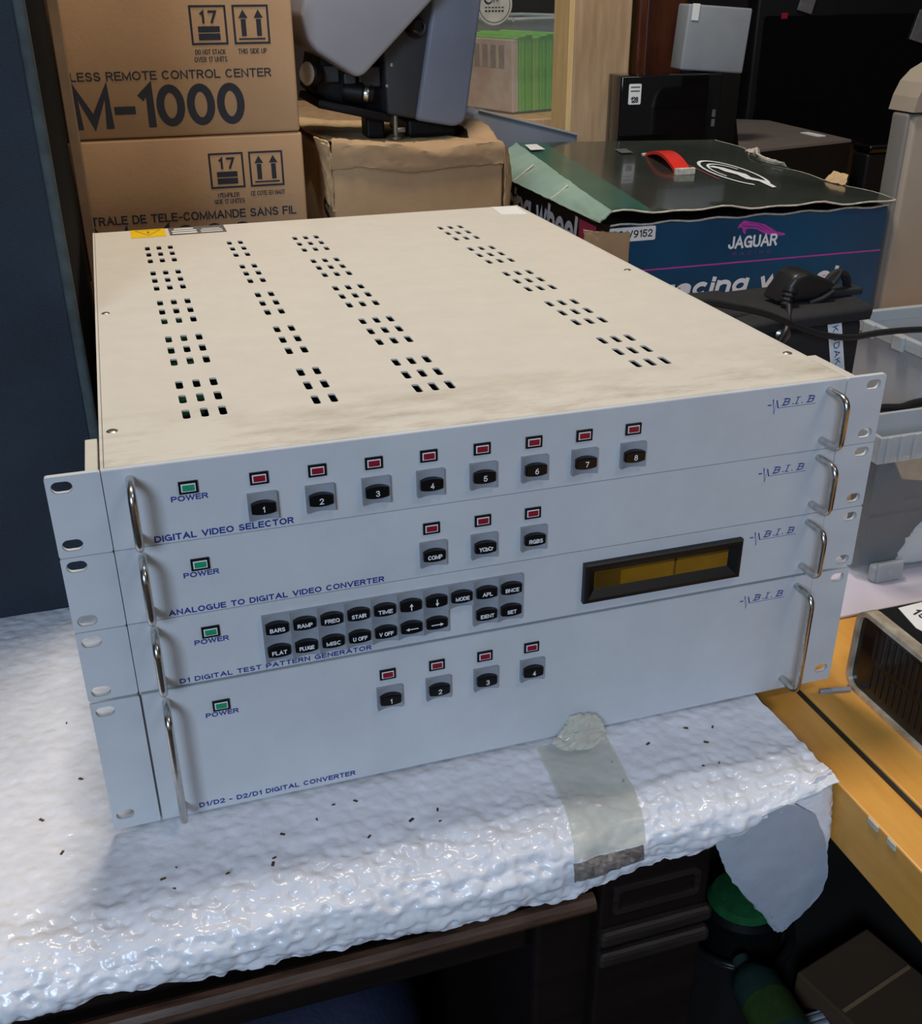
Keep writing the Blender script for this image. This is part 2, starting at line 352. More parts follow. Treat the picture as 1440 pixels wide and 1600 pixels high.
# stroke lettering: every glyph is a set of centre lines on a unit cap height, swept to a chosen weight
def _arc(cx, cy, rx, ry, a0, a1, n=10):
    return [(cx + rx * math.cos(math.radians(a0 + (a1 - a0) * i / n)), cy + ry * math.sin(math.radians(a0 + (a1 - a0) * i / n))) for i in range(n + 1)]
def _O(w_, h=1.0, y=0.0): return _arc(w_ / 2, y + h / 2, w_ / 2, h / 2, 90, 450, 26)
def _round(x, y, w_, h, a0, a1, n=14): return _arc(x + w_ / 2, y + h / 2, w_ / 2, h / 2, a0, a1, n)
GL = {
 'A': (.74, [[(0, 0), (.37, 1), (.74, 0)], [(.13, .33), (.61, .33)]]),
 'B': (.60, [[(0, 0), (0, 1), (.32, 1)] + _arc(.32, .76, .24, .24, 90, -90) + [(0, .52)], [(.32, .52)] + _arc(.33, .26, .27, .26, 90, -90) + [(0, 0)]]),
 'C': (.68, [_round(0, 0, .70, 1, 42, 318, 22)]),
 'D': (.66, [[(0, 0), (0, 1), (.28, 1)] + _arc(.28, .5, .38, .5, 90, -90, 14) + [(0, 0)]]),
 'E': (.54, [[(.54, 1), (0, 1), (0, 0), (.56, 0)], [(0, .53), (.49, .53)]]),
 'F': (.52, [[(.52, 1), (0, 1), (0, 0)], [(0, .52), (.45, .52)]]),
 'G': (.72, [_round(0, 0, .72, 1, 45, 320, 22), [(.42, .46), (.70, .46), (.70, 0)]]),
 'H': (.64, [[(0, 0), (0, 1)], [(.64, 0), (.64, 1)], [(0, .53), (.64, .53)]]),
 'I': (.0, [[(0, 0), (0, 1)]]),
 'J': (.46, [[(.46, 1), (.46, .26)] + _arc(.23, .24, .23, .24, 0, -180, 12)]),
 'K': (.62, [[(0, 0), (0, 1)], [(.60, 1), (.02, .40)], [(.20, .58), (.63, 0)]]),
 'L': (.50, [[(0, 1), (0, 0), (.50, 0)]]),
 'M': (.78, [[(0, 0), (0, 1), (.39, .08), (.78, 1), (.78, 0)]]),
 'N': (.64, [[(0, 0), (0, 1), (.64, 0), (.64, 1)]]),
 'O': (.76, [_O(.76)]),
 'P': (.58, [[(0, 0), (0, 1), (.32, 1)] + _arc(.32, .73, .26, .27, 90, -90) + [(0, .46)]]),
 'Q': (.76, [_O(.76), [(.46, .26), (.76, -.04)]]),
 'R': (.62, [[(0, 0), (0, 1), (.34, 1)] + _arc(.34, .75, .25, .25, 90, -90) + [(0, .50)], [(.34, .50), (.60, 0)]]),
 'S': (.58, [_arc(.30, .745, .26, .255, 28, 200, 10) + [(.14, .56), (.44, .44)] + _arc(.29, .255, .29, .255, 25, -155, 12)]),
 'T': (.60, [[(0, 1), (.60, 1)], [(.30, 1), (.30, 0)]]),
 'U': (.62, [[(0, 1), (0, .32)] + _arc(.31, .31, .31, .31, 180, 360, 14) + [(.62, 1)]]),
 'V': (.68, [[(0, 1), (.34, 0), (.68, 1)]]),
 'W': (1.0, [[(0, 1), (.25, 0), (.50, .96), (.75, 0), (1.0, 1)]]),
 'X': (.64, [[(0, 0), (.64, 1)], [(0, 1), (.64, 0)]]),
 'Y': (.66, [[(0, 1), (.33, .46), (.66, 1)], [(.33, .46), (.33, 0)]]),
 'Z': (.60, [[(0, 1), (.60, 1), (0, 0), (.62, 0)]]),
 '0': (.54, [_O(.54)]), '1': (.24, [[(0, .74), (.24, 1), (.24, 0)]]),
 '2': (.52, [_arc(.26, .73, .26, .27, 170, -30, 12) + [(0, 0), (.54, 0)]]),
 '3': (.52, [_arc(.25, .755, .235, .245, 160, -90, 12), _arc(.25, .26, .27, .26, 90, -160, 14)]),
 '4': (.56, [[(.40, 0), (.40, 1), (0, .30), (.56, .30)]]),
 '5': (.52, [[(.48, 1), (.09, 1), (.03, .50)] + _arc(.25, .31, .27, .31, 140, -155, 14)]),
 '6': (.54, [_O(.54, .62), _arc(.40, .36, .40, .64, 180, 82, 10)]),
 '7': (.52, [[(0, 1), (.52, 1), (.18, 0)]]),
 '8': (.54, [_arc(.27, .76, .225, .24, 0, 360, 20), _arc(.27, .27, .27, .27, 0, 360, 22)]),
 '9': (.54, [_O(.54, .62, .38), _arc(.14, .64, .40, .64, 0, -98, 10)]),
 '-': (.34, [[(0, .40), (.34, .40)]]), '/': (.34, [[(0, -.04), (.34, 1.02)]]), "'": (.0, [[(0, 1), (0, .74)]]), '.': (.0, [[(0, 0), (0, .05)]]),
 'a': (.50, [[(.04, .58)] + _arc(.25, .52, .23, .20, 160, 0, 8) + [(.48, 0)], _O(.46, .42)]),
 'b': (.50, [[(0, 1), (0, 0)], _O(.50, .70)]),
 'c': (.50, [_round(0, 0, .54, .72, 42, 318, 18)]),
 'e': (.54, [[(0.02, .36), (.54, .36)] + _arc(.27, .36, .27, .36, 0, 318, 20)]),
 'g': (.52, [_O(.52, .72), [(.52, .72), (.52, -.06)] + _arc(.26, -.06, .26, .20, 0, -160, 10)]),
 'h': (.50, [[(0, 1), (0, 0)], [(0, .46)] + _arc(.25, .46, .25, .26, 180, 0, 10) + [(.50, 0)]]),
 'i': (.0, [[(0, .60), (0, 0)], [(0, .97), (0, 1.0)]]),
 'l': (.0, [[(0, 1), (0, 0)]]),
 'n': (.50, [[(0, .72), (0, 0)], [(0, .46)] + _arc(.25, .46, .25, .26, 180, 0, 10) + [(.50, 0)]]),
 'r': (.32, [[(0, .72), (0, 0)], [(0, .44)] + _arc(.27, .44, .27, .27, 180, 80, 8)]),
 'w': (.80, [[(0, .72), (.20, 0), (.40, .68), (.60, 0), (.80, .72)]]),
}
def _ribbon(P, t):
    closed = len(P) > 3 and (Vector(P[0]) - Vector(P[-1])).length < 1e-6
    n = len(P); L_, R_ = [], []
    for i in range(n):
        p = Vector(P[i])
        a = Vector(P[i - 1]) if i > 0 else (Vector(P[-2]) if closed else None)
        c = Vector(P[i + 1]) if i < n - 1 else (Vector(P[1]) if closed else None)
        d1 = (p - a).normalized() if a is not None and (p - a).length > 1e-12 else None
        d2 = (c - p).normalized() if c is not None and (c - p).length > 1e-12 else None
        d1 = d1 or d2; d2 = d2 or d1
        n1 = Vector((-d1.y, d1.x)); n2 = Vector((-d2.y, d2.x)); m = n1 + n2
        if m.length < 1e-6: m = n1
        m.normalize(); k = 1 / max(m.dot(n1), 0.45)
        L_.append(p + m * t / 2 * k); R_.append(p - m * t / 2 * k)
    return L_, R_

def text(bm, s, fr, u0, v0, w_, h_, d=0.00015, mi=0, bold=0.0, shear=0.0, space=1.0, weight=None):
    """lettering fitted to u0..u0+w_ ; v0..v0+h_ spans the cap height (descenders hang below)"""
    wt_ = weight if weight is not None else 0.165
    t = wt_ * h_; gap = 0.26 * space; ch = h_ - t          # centre lines are inset by half the stroke
    x = 0.0; lay = []; fixed = 0
    for c in s:
        if c == ' ': x += 0.46 * space; continue
        g = GL[c]; lay.append((x, g)); x += g[0] + gap
    nat = max(x - gap, 1e-6)
    sx = (w_ - t - abs(shear) * h_) / nat if nat > 1e-3 else 1.0
    o, ux, uy, n = fr; stroke = 0
    for x, (gw, paths) in lay:
        for P in paths:
            stroke += 1
            Q = [(u0 + t / 2 + (x + p[0]) * sx + shear * (t / 2 + p[1] * ch), v0 + t / 2 + p[1] * ch) for p in P]
            Q = [q for i, q in enumerate(Q) if i == 0 or abs(q[0] - Q[i - 1][0]) + abs(q[1] - Q[i - 1][1]) > 1e-6]
            P = Q
            L_, R_ = _ribbon(Q, t)
            if len(P) < 4 or (Vector(P[0]) - Vector(P[-1])).length > 1e-6:               # square ends
                for k, i in ((0, 1), (-1, -2)):
                    dd = (Vector(Q[k]) - Vector(Q[i])).normalized()
                    axis = abs(dd.x) > 0.9 or abs(dd.y) > 0.7
                    if axis: L_[k] = L_[k] + dd * t / 2; R_[k] = R_[k] + dd * t / 2
            dz = [d + 4e-5 * (stroke % 3) + 1.2e-6 * i for i in range(len(L_))]
            A = [bm.verts.new(o + ux * p.x + uy * p.y + n * e) for p, e in zip(L_, dz)]; B_ = [bm.verts.new(o + ux * p.x + uy * p.y + n * e) for p, e in zip(R_, dz)]
            for i in range(len(A) - 1):
                f = bm.faces.new((A[i], B_[i], B_[i + 1], A[i + 1])); f.material_index = mi

def grid(bm, P, mi=0, uvcheck=None):
    """P: 2-D list of points -> quads"""
    V = [[bm.verts.new(p) for p in row] for row in P]
    fs = []
    for i in range(len(V) - 1):
        for j in range(len(V[0]) - 1): fs.append(bm.faces.new((V[i][j], V[i][j + 1], V[i + 1][j + 1], V[i + 1][j])))
    setmat(fs, mi)
    return fs

def thick_grid(bm, P, t, mi=0):
    """sheet of points turned into a closed slab of thickness t"""
    A = np.array([[tuple(p) for p in r] for r in P], float)
    du = np.gradient(A, axis=0); dv = np.gradient(A, axis=1)
    N = np.cross(du, dv); N /= (np.linalg.norm(N, axis=2, keepdims=True) + 1e-12)
    B_ = A - N * t
    fs = grid(bm, A.tolist(), mi) + grid(bm, B_.tolist(), mi)
    n, m = A.shape[:2]
    for I in ([(0, j) for j in range(m)], [(n - 1, j) for j in range(m)], [(i, 0) for i in range(n)], [(i, m - 1) for i in range(n)]):
        fs += grid(bm, [[A[i] for i in I], [B_[i] for i in I]], mi)
    bmesh.ops.remove_doubles(bm, verts=list({v for f in fs for v in f.verts}), dist=1e-7)
    return fs

# ------------------------------------------------------------------ setting
def struct(name, bm, m): 
    o = obj(name, bm, m); o['kind'] = 'structure'; return o
b = BM(); box(b, -1.8, 3.2, -3.4, 2.7, -0.85, -0.80); struct('floor', b, 'floor')
b = BM(); box(b, -1.8, 3.2, 2.6, 2.7, -0.80, 2.0); struct('wall_back', b, 'wall')
b = BM(); box(b, -1.8, -1.7, -1.2, 2.6, -0.80, 2.0); struct('wall_left', b, 'wall')
b = BM(); box(b, 3.1, 3.2, -3.4, 2.6, -0.80, 2.0); struct('wall_right', b, 'wall')

# ------------------------------------------------------------------ dark sideboard under the stack
t = thing('sideboard', (-0.10, 0.48, -0.80), 'dark stained wooden sideboard with moulded edge under the bubble wrap', 'sideboard')
b = BM(); box(b, -0.60, 0.352, -0.078, 1.10, -0.052, -0.014, 0.006); obj('top_board', b, 'darkwood', t)
b = BM()
tube(b, [(-0.60, -0.082, -0.061), (0.268, -0.082, -0.061)], 0.0065, 10); obj('edge_moulding', b, 'darkwood_lip', t, smooth=True)
b = BM(); box(b, -0.60, 0.236, -0.060, -0.045, -0.115, -0.052, 0.003); obj('apron', b, 'darkwood', t)
b = BM(); box(b, 0.236, 0.350, -0.070, 1.08, -0.80, -0.052, 0.004); obj('right_pedestal', b, 'darkwood', t)
b = BM(); box(b, -0.60, -0.45, -0.060, 1.08, -0.80, -0.052, 0.004); obj('left_pedestal', b, 'darkwood', t)
b = BM(); box(b, -0.46, 0.24, 1.05, 1.08, -0.80, -0.052); obj('back_panel', b, 'darkwood', t)
b = BM(); box(b, 0.273, 0.349, -0.082, -0.068, -0.80, -0.040, 0.003); pil = obj('pilaster', b, 'darkwood', t)
for z in (-0.093, -0.1115):
    b = BM(); box(b, 0.272, 0.350, -0.089, -0.080, z - 0.0055, z + 0.0055, 0.003); obj('pilaster_ledge', b, 'darkwood_ledge', pil)
b = BM()
poly(b, rr(0.311, -0.066, 0.060, 0.022, 0.004), FRONT(-0.082), 0.0, 0.0018, holes=[rr(0.311, -0.066, 0.052, 0.015, 0.003)]); obj('pilaster_panel_rim', b, 'darkwood_ledge', pil)
t = thing('holdall', (-0.05, 0.16, -0.80), 'dark navy holdall bag in the kneehole under the sideboard', 'bag')
b = BM(); box(b, -0.42, 0.20, 0.02, 0.34, -0.80, -0.26, 0.07, 4); obj('bag_body', b, 'bluebag', t, smooth=True)
b = BM(); tube(b, [(-0.25, 0.18, -0.27), (-0.22, 0.18, -0.20), (0.0, 0.18, -0.20), (0.03, 0.18, -0.27)], 0.011, 8, 6); obj('bag_handle', b, 'black', t, smooth=True)

# ------------------------------------------------------------------ honey wood table on the right
t = thing('side_table', (1.2, 0.35, -0.80), 'honey coloured wooden table with dark inlay stripe right of the stack', 'table')
b = BM(); box(b, 0.432, 0.4615, -0.95, 1.10, -0.056, -0.012, 0.0012); obj('edge_plank', b, 'yellowwood', t)
b = BM(); box(b, 0.4615, 0.4665, -0.95, 1.10, -0.056, -0.0135); obj('inlay_stripe', b, 'stripe', t)
b = BM(); box(b, 0.4665, 2.2, -0.95, 1.10, -0.056, -0.012, 0.0012); obj('table_top', b, 'yellowwood', t)
b = BM(); box(b, 0.985, 2.2, 1.1005, 1.56, -0.056, -0.012, 0.0012); obj('rear_leaf', b, 'yellowwood', t)
for x in (0.52, 2.12):
    for y in (-0.88, 1.02):
        b = BM(); box(b, x - 0.03, x + 0.03, y - 0.03, y + 0.03, -0.80, -0.056, 0.004); obj('leg', b, 'yellowwood', t)
b = BM()
for (y0, y1) in ((-0.124, -0.114), (-0.140, -0.132)):
    box(b, 0.4312, 0.4335, y0, y1, -0.017, -0.0125, 0.0006)
obj('chipped_edge', b, 'paper_edge', t)

# ------------------------------------------------------------------ bubble wrap sheet
def vnoise(x, y, sc, seed):
    r = np.random.RandomState(seed); g = r.rand(256, 256)
    xs = x / sc + 50; ys = y / sc + 50
    i = np.floor(xs).astype(int); j = np.floor(ys).astype(int); fx = xs - i; fy = ys - j
    fx = fx * fx * (3 - 2 * fx); fy = fy * fy * (3 - 2 * fy)
    G = lambda a, c: g[a % 256, c % 256]
    return (G(i, j) * (1 - fx) + G(i + 1, j) * fx) * (1 - fy) + (G(i, j + 1) * (1 - fx) + G(i + 1, j + 1) * fx) * fy

wt = thing('bubble_wrap', (0.03, 0.25, -0.014), 'white bubble wrap sheet under the stack, draped over the dark wood edge', 'bubble wrap')
NX, NS = 420, 330
xs = np.linspace(-0.25, 0.4265, NX)
def zend(x): return np.interp(x, [-0.25, -0.06, 0.08, 0.20, 0.26, 0.33, 0.36, 0.394, 0.415, 0.4265], [-0.018, -0.0275, -0.0385, -0.0430, -0.0425, -0.0335, -0.0245, -0.0125, -0.005, -0.001])
X = np.zeros((NS, NX)); Y = X.copy(); Z = X.copy(); NXn = X.copy(); NYn = X.copy(); NZn = X.copy(); SS = X.copy()
flat_n = 262
ye = -0.056
for j, x in enumerate(xs):
    ze = zend(x)
    yy = np.concatenate([np.linspace(0.62, 0.30, 40, endpoint=False), np.linspace(0.30, ye, flat_n - 40)])
    zz = np.zeros(flat_n)
    nb = NS - flat_n
    tt = np.linspace(0, 1, nb + 1)[1:]
    # front roll: a soft quarter turn and then the hanging lip
    total = 0.036 + max(-ze - 0.02, 0.0)
    ang = np.minimum(tt * 1.25, 1.0) * math.pi / 2
    rad_y = 0.033; rad_z = min(0.024, max(-ze * 0.9, 0.0015))
    yb = ye - rad_y * np.sin(ang); zb = -rad_z * (1 - np.cos(ang))
    lip = np.clip((tt - 0.72) / 0.28, 0, 1)
    zb = zb - lip * max(-ze - rad_z, 0)
    yb = yb + lip * 0.003
    Y[:, j] = np.concatenate([yy, yb]); Z[:, j] = np.concatenate([zz, zb]); X[:, j] = x
dY = np.gradient(Y, axis=0); dZ = np.gradient(Z, axis=0)
ln = np.sqrt(dY ** 2 + dZ ** 2) + 1e-9
NYn, NZn = dZ / ln, -dY / ln
SS = np.cumsum(ln, axis=0)
pitch = 0.0112
row = np.round(SS / (pitch * 0.866)); off = np.where(row % 2 == 0, 0, pitch / 2)
colm = np.round((X - off) / pitch)
def hsh(a, c, k):
    v = np.sin(a * 127.1 + c * 311.7 + k * 74.7) * 43758.5453
    return v - np.floor(v)
h1, h2, h3 = hsh(row, colm, 1), hsh(row, colm, 2), hsh(row, colm, 3)
dx = X - (colm * pitch + off) + (h2 - 0.5) * 0.0016; dy = SS - row * pitch * 0.866 + (h3 - 0.5) * 0.0016
rr_ = np.sqrt(dx ** 2 + dy ** 2) / 0.0048
amp = 0.35 + 0.65 * h1
front = np.clip((-Y - 0.03) / 0.03, 0, 1)
dome = np.clip(1 - rr_ ** 6, 0, 1) * 0.00115 * amp * (0.5 + 0.5 * front)
dent = np.exp(-((dx - (h2 - 0.5) * 0.006) ** 2 + (dy - (h3 - 0.5) * 0.006) ** 2) / (0.0024 ** 2)) * 0.0017 * (h1 < 0.6) * (0.35 + front)
wr = (vnoise(X, SS, 0.05, 1) - 0.5) * 0.003 + (vnoise(X, SS, 0.014, 2) - 0.5) * 0.0015 + (vnoise(X * 0.6, SS, 0.0045, 3) - 0.5) * 0.0010 - np.abs(vnoise(X * 0.4, SS, 0.010, 6) - 0.5) * 0.0007
ridge = (vnoise(X * 0.22, SS + 0.02 * vnoise(X, SS, 0.12, 5), 0.008, 4) - 0.5) * 0.0022 * (0.12 + front)
disp = dome - dent + wr * (0.5 + front) + ridge
base = -0.0048
under = (X > -0.008) & (Y > -0.006)
D = disp.copy()
Zf = Z + base + NZn * D; Yf = Y + NYn * D
Zf = np.where(Y > -0.05, np.minimum(Zf, np.where(under, -0.0025, 0.0012)), Zf)
cut = np.zeros_like(X)
Xf = X + 0.0008 * (vnoise(SS, X, 0.01, 9) - 0.5) * (X > 0.42)
Xf[:, -1] += 0.003 * (vnoise(SS[:, -1], SS[:, -1] * 0, 0.03, 8) - 0.5)
Zf[-1, :] += (vnoise(xs, xs * 0, 0.006, 11) - 0.5) * 0.003
V = np.stack([Xf, Yf, Zf], -1).reshape(-1, 3) - np.array(ORIGIN[wt.name])
idx = np.arange(NS * NX).reshape(NS, NX)
F = np.stack([idx[:-1, :-1], idx[:-1, 1:], idx[1:, 1:], idx[1:, :-1]], -1).reshape(-1, 4)
me = bpy.data.meshes.new('film')
me.from_pydata(V.tolist(), [], F.tolist()); me.materials.append(M['wrap'])
for p in me.polygons: p.use_smooth = True
obj('film', me, None, wt)

def sheet(name, key, parent, corners_rows, t=0.0012, wob=0.0, seed=0, sub=6, smooth=True, **kw):
    """curved sheet through rows of control points (same count per row), resampled with Catmull-Rom both ways"""
    rnd = random.Random(seed)
    def cr(P, n):
        Q = []
        for i in range(len(P) - 1):
            p0 = P[max(i - 1, 0)]; p1 = P[i]; p2 = P[i + 1]; p3 = P[min(i + 2, len(P) - 1)]
            for k in range(n):
                u = k / n
                Q.append(0.5 * ((2 * p1) + (p2 - p0) * u + (2 * p0 - 5 * p1 + 4 * p2 - p3) * u * u + (3 * p1 - p0 - 3 * p2 + p3) * u ** 3))
        return Q + [P[-1]]
    R = [cr([Vector(p) for p in r], sub) for r in corners_rows]
    C = [cr([R[i][j] for i in range(len(R))], sub) for j in range(len(R[0]))]
    if wob:
        C = [[p + Vector((rnd.uniform(-1, 1), rnd.uniform(-1, 1), rnd.uniform(-1, 1))) * wob for p in c] for c in C]
    bm = BM()
    if t: thick_grid(bm, C, t)
    else: grid(bm, C)
    return obj(name, bm, key, parent, smooth=smooth, **kw)

# the wrap's right corner curls round and hangs down, grey lining outwards
sheet('folded_corner', 'lining', wt, [
    [(0.345, -0.0865, -0.030), (0.366, -0.0875, -0.0215), (0.392, -0.0885, -0.0135), (0.412, -0.0895, -0.026)],
    [(0.350, -0.0885, -0.045), (0.372, -0.0900, -0.040), (0.400, -0.0910, -0.036), (0.4235, -0.0915, -0.052)],
    [(0.358, -0.0890, -0.063), (0.376, -0.0910, -0.066), (0.404, -0.0920, -0.070), (0.4295, -0.0920, -0.082)],
    [(0.378, -0.0890, -0.092), (0.387, -0.0905, -0.094), (0.404, -0.0915, -0.100), (0.4240, -0.0910, -0.103)],
    [(0.4005, -0.0885, -0.124), (0.402, -0.0890, -0.125), (0.405, -0.0890, -0.126), (0.4075, -0.0885, -0.1245)]],
    t=0.0016, wob=0.0004, seed=3)
sheet('folded_edge', 'wrap', wt, [
    [(0.372, -0.0780, -0.013), (0.394, -0.0830, -0.012), (0.412, -0.0835, -0.004), (0.4268, -0.0810, -0.002)],
    [(0.386, -0.0840, -0.026), (0.403, -0.0868, -0.024), (0.420, -0.0865, -0.017), (0.4285, -0.0825, -0.016)],
    [(0.400, -0.0860, -0.044), (0.412, -0.0880, -0.043), (0.426, -0.0880, -0.040), (0.4295, -0.0845, -0.038)],
    [(0.414, -0.0870, -0.063), (0.422, -0.0890, -0.063), (0.4275, -0.0890, -0.062), (0.4295, -0.0855, -0.060)],
    [(0.424, -0.0880, -0.082), (0.4265, -0.0900, -0.082), (0.4290, -0.0900, -0.0815), (0.4295, -0.0865, -0.079)]],
    t=0.0012, wob=0.0006, seed=5)
# flat strip of parcel tape following the wrap over its front edge
def on_wrap(x, k, lift):
    """point just above the film at column x, row k of the wrap"""
    j = int(np.argmin(abs(xs - x))); lo, hi = max(j - 4, 0), j + 5
    kk = slice(max(k - 4, 0), min(k + 5, NS))
    z = float(Zf[kk, lo:hi].mean()); y = float(Yf[kk, lo:hi].mean())
    return (x, y - float(-NYn[k, j]) * lift, z + max(float(NZn[k, j]), 0.0) * lift)
k0 = int(np.argmin(abs(Y[:, 300] + 0.003)))
rows = list(range(k0, NS - 26, 2))
b = BM(); P = [[on_wrap(0.2610 - 0.0105 * (i / len(rows)) + 0.0475 * c / 16, k, 0.0013) for c in range(17)] for i, k in enumerate(rows)]
thick_grid(b, P, 0.00015); obj('parcel_tape', b, 'tape', wt, smooth=True)
rows = list(range(NS - 27, NS - 15, 2)); rnd = random.Random(3)
b = BM(); P = [[tuple(Vector(on_wrap(0.2500 + 0.0460 * c / 22, k, 0.0012 + 0.0012 * rnd.random())) + Vector((0, -0.0004 * i, 0))) for c in range(23)] for i, k in enumerate(rows)]
thick_grid(b, P, 0.00015); obj('lifted_tape_end', b, 'tape_underside', wt)

b = BM(); rnd = random.Random(4)
for i in range(26):
    x = rnd.uniform(-0.05, 0.41); y = rnd.uniform(-0.055, -0.012) if x > -0.005 else rnd.uniform(-0.05, 0.22)
    r = rnd.uniform(0.0003, 0.0008)
    jx = int(np.argmin(abs(xs - x))); jy = int(np.argmin(abs(Yf[:, jx] - y))); z = float(Zf[jy, jx])
    box(b, x - r * 2.2, x + r * 2.2, y - r, y + r, z - 0.0002, z + 0.0004, rot=Matrix.Rotation(rnd.uniform(0, 3), 3, 'Z'))
tag(obj('dirt_specks', b, 'speck'), 'scattered brown dirt specks lying on the white bubble wrap', 'dirt', kind='stuff')

t = sheet('crumpled_tape', 'tape_crumple', None, [
    [(0.2700, -0.0130, 0.0032), (0.2780, -0.0180, 0.0022), (0.2880, -0.0200, 0.0022), (0.3020, -0.0150, 0.0030)],
    [(0.2690, -0.0080, 0.0030), (0.2800, -0.0110, 0.0046), (0.2900, -0.0120, 0.0070), (0.3050, -0.0090, 0.0060)],
    [(0.2740, -0.0050, 0.0045), (0.2810, -0.0060, 0.0090), (0.2920, -0.0060, 0.0130), (0.3035, -0.0040, 0.0100)],
    [(0.2790, -0.0060, 0.0100), (0.2830, -0.0035, 0.0150), (0.2920, -0.0030, 0.0155), (0.3000, -0.0040, 0.0145)]],
    t=0.0003, wob=0.0010, seed=21, sub=4, smooth=False)
tag(t, 'crumpled scrap of clear tape against the bottom of the lowest unit', 'tape scrap')

# ------------------------------------------------------------------ the four rack units
def obround(cx, cz, w_=0.0102, h_=0.0064):
    return rr(cx, cz, w_, h_, h_ / 2 - 1e-5, 6)

def arc_handle(x, zc, half, y0):
    b = BM(); d = 0.0185; r = 0.0022; br = 0.006
    P = [(x, y0 + 0.001, zc + half)]
    P.append((x, y0 - d + br, zc + half))
    for i in range(1, 6):
        a = math.pi / 2 * i / 5; P.append((x, y0 - d + br - br * math.sin(a), zc + half - br + br * math.cos(a)))
    for i in range(0, 6):
        a = math.pi / 2 * i / 5; P.append((x, y0 - d + br - br * math.cos(a), zc - half + br - br * math.sin(a)))
    P.append((x, y0 + 0.001, zc - half))
    tube(b, P, r, 12)
    return b

def bezel_bm():
    b = BM(); W_, H_, n = 0.0152, 0.0153, 8
    top, bot, topb, botb = [], [], [], []
    for i in range(n + 1):
        u = -1 + 2 * i / n
        y = -(0.0012 + 0.0021 * u * u)
        top.append(b.verts.new((u * W_ / 2, y + 0.0003, H_ / 2))); bot.append(b.verts.new((u * W_ / 2, y, -H_ / 2)))
        topb.append(b.verts.new((u * W_ / 2, 0.0, H_ / 2))); botb.append(b.verts.new((u * W_ / 2, 0.0, -H_ / 2)))
    for i in range(n):
        b.faces.new((bot[i], bot[i + 1], top[i + 1], top[i])); b.faces.new((top[i], top[i + 1], topb[i + 1], topb[i]))
        b.faces.new((botb[i], botb[i + 1], bot[i + 1], bot[i]))
    b.faces.new((bot[0], top[0], topb[0], botb[0])); b.faces.new((bot[n], botb[n], topb[n], top[n]))
    return b

def key_outline(w_=0.0124, hs=0.0052, hm=0.0070, n=8):
    up = [(-w_ / 2 + w_ * i / n, hs / 2 + (hm - hs) / 2 * (1 - (-1 + 2 * i / n) ** 2)) for i in range(n + 1)]
    return [(u, -v) for u, v in up] + up[::-1]

def key_bm(legend, wide):
    b = BM(); fr = FRONT(0.0)
    poly(b, key_outline(), fr, 0.0012, 0.0048)
    poly(b, key_outline(0.0116, 0.0046, 0.0062), fr, 0.0048, 0.0056)
    if legend in ('up', 'down', 'left', 'right'):
        a = {'up': (0, 1), 'down': (0, -1), 'left': (-1, 0), 'right': (1, 0)}[legend]
        L_ = 0.0046 if a[1] else 0.0074
        def tr(p): return (p[0] * a[0] - p[1] * a[1], p[0] * a[1] + p[1] * a[0])
        pts = [(-L_ / 2, 0.0003), (-L_ / 2, -0.0003), (L_ / 2 - 0.002, -0.0003), (L_ / 2 - 0.002, -0.0011), (L_ / 2, 0), (L_ / 2 - 0.002, 0.0011), (L_ / 2 - 0.002, 0.0003)]
        pp = [tr(p) for p in pts]
        poly(b, pp, fr, 0.00575, mi=1)
    else:
        w_, h_ = wide
        text(b, legend, fr, -w_ / 2, -h_ / 2 - 0.0001, w_, h_, d=0.00575, mi=1, weight=0.15 if len(legend) == 1 else 0.19)
    return b

BEZ = None
def add_button(root, x, z, y, legend, wide):
    """grey bezel with a black barrel key carrying its legend"""
    global BEZ
    org = Vector(ORIGIN[root.name])
    if BEZ is None:
        bz = obj('button_bezel', bezel_bm(), 'bezel', root, keep=True, smooth=True); BEZ = bz.data
    else:
        bz = obj('button_bezel', BEZ, None, root)
    bz.location = Vector((x, y, z)) - org
    k = obj('key_cap', key_bm(legend, wide), ['key', 'white'], bz, keep=True)
    return bz

LEDM = {}
def add_led(root, x, z, y, kind):
    org = Vector(ORIGIN[root.name])
    if kind not in LEDM:
        b = BM(); poly(b, rect(-0.0048, -0.0034, 0.0048, 0.0034), FRONT(), 0.0, 0.0011)
        f = obj('indicator_light', b, 'frame', root, keep=True)
        b = BM(); poly(b, rect(-0.0036, -0.0022, 0.0036, 0.0022), FRONT(), 0.0011, 0.00125, mi=0)
        poly(b, rect(-0.0030, -0.0016, 0.0030, 0.0016), FRONT(), 0.00125, 0.0017, mi=1)
        l = obj('lens', b, ['white', kind], f, keep=True)
        LEDM[kind] = (f.data, l.data)
    else:
        f = obj('indicator_light', LEDM[kind][0], None, root); l = obj('lens', LEDM[kind][1], None, f)
    f.location = Vector((x, y, z)) - org

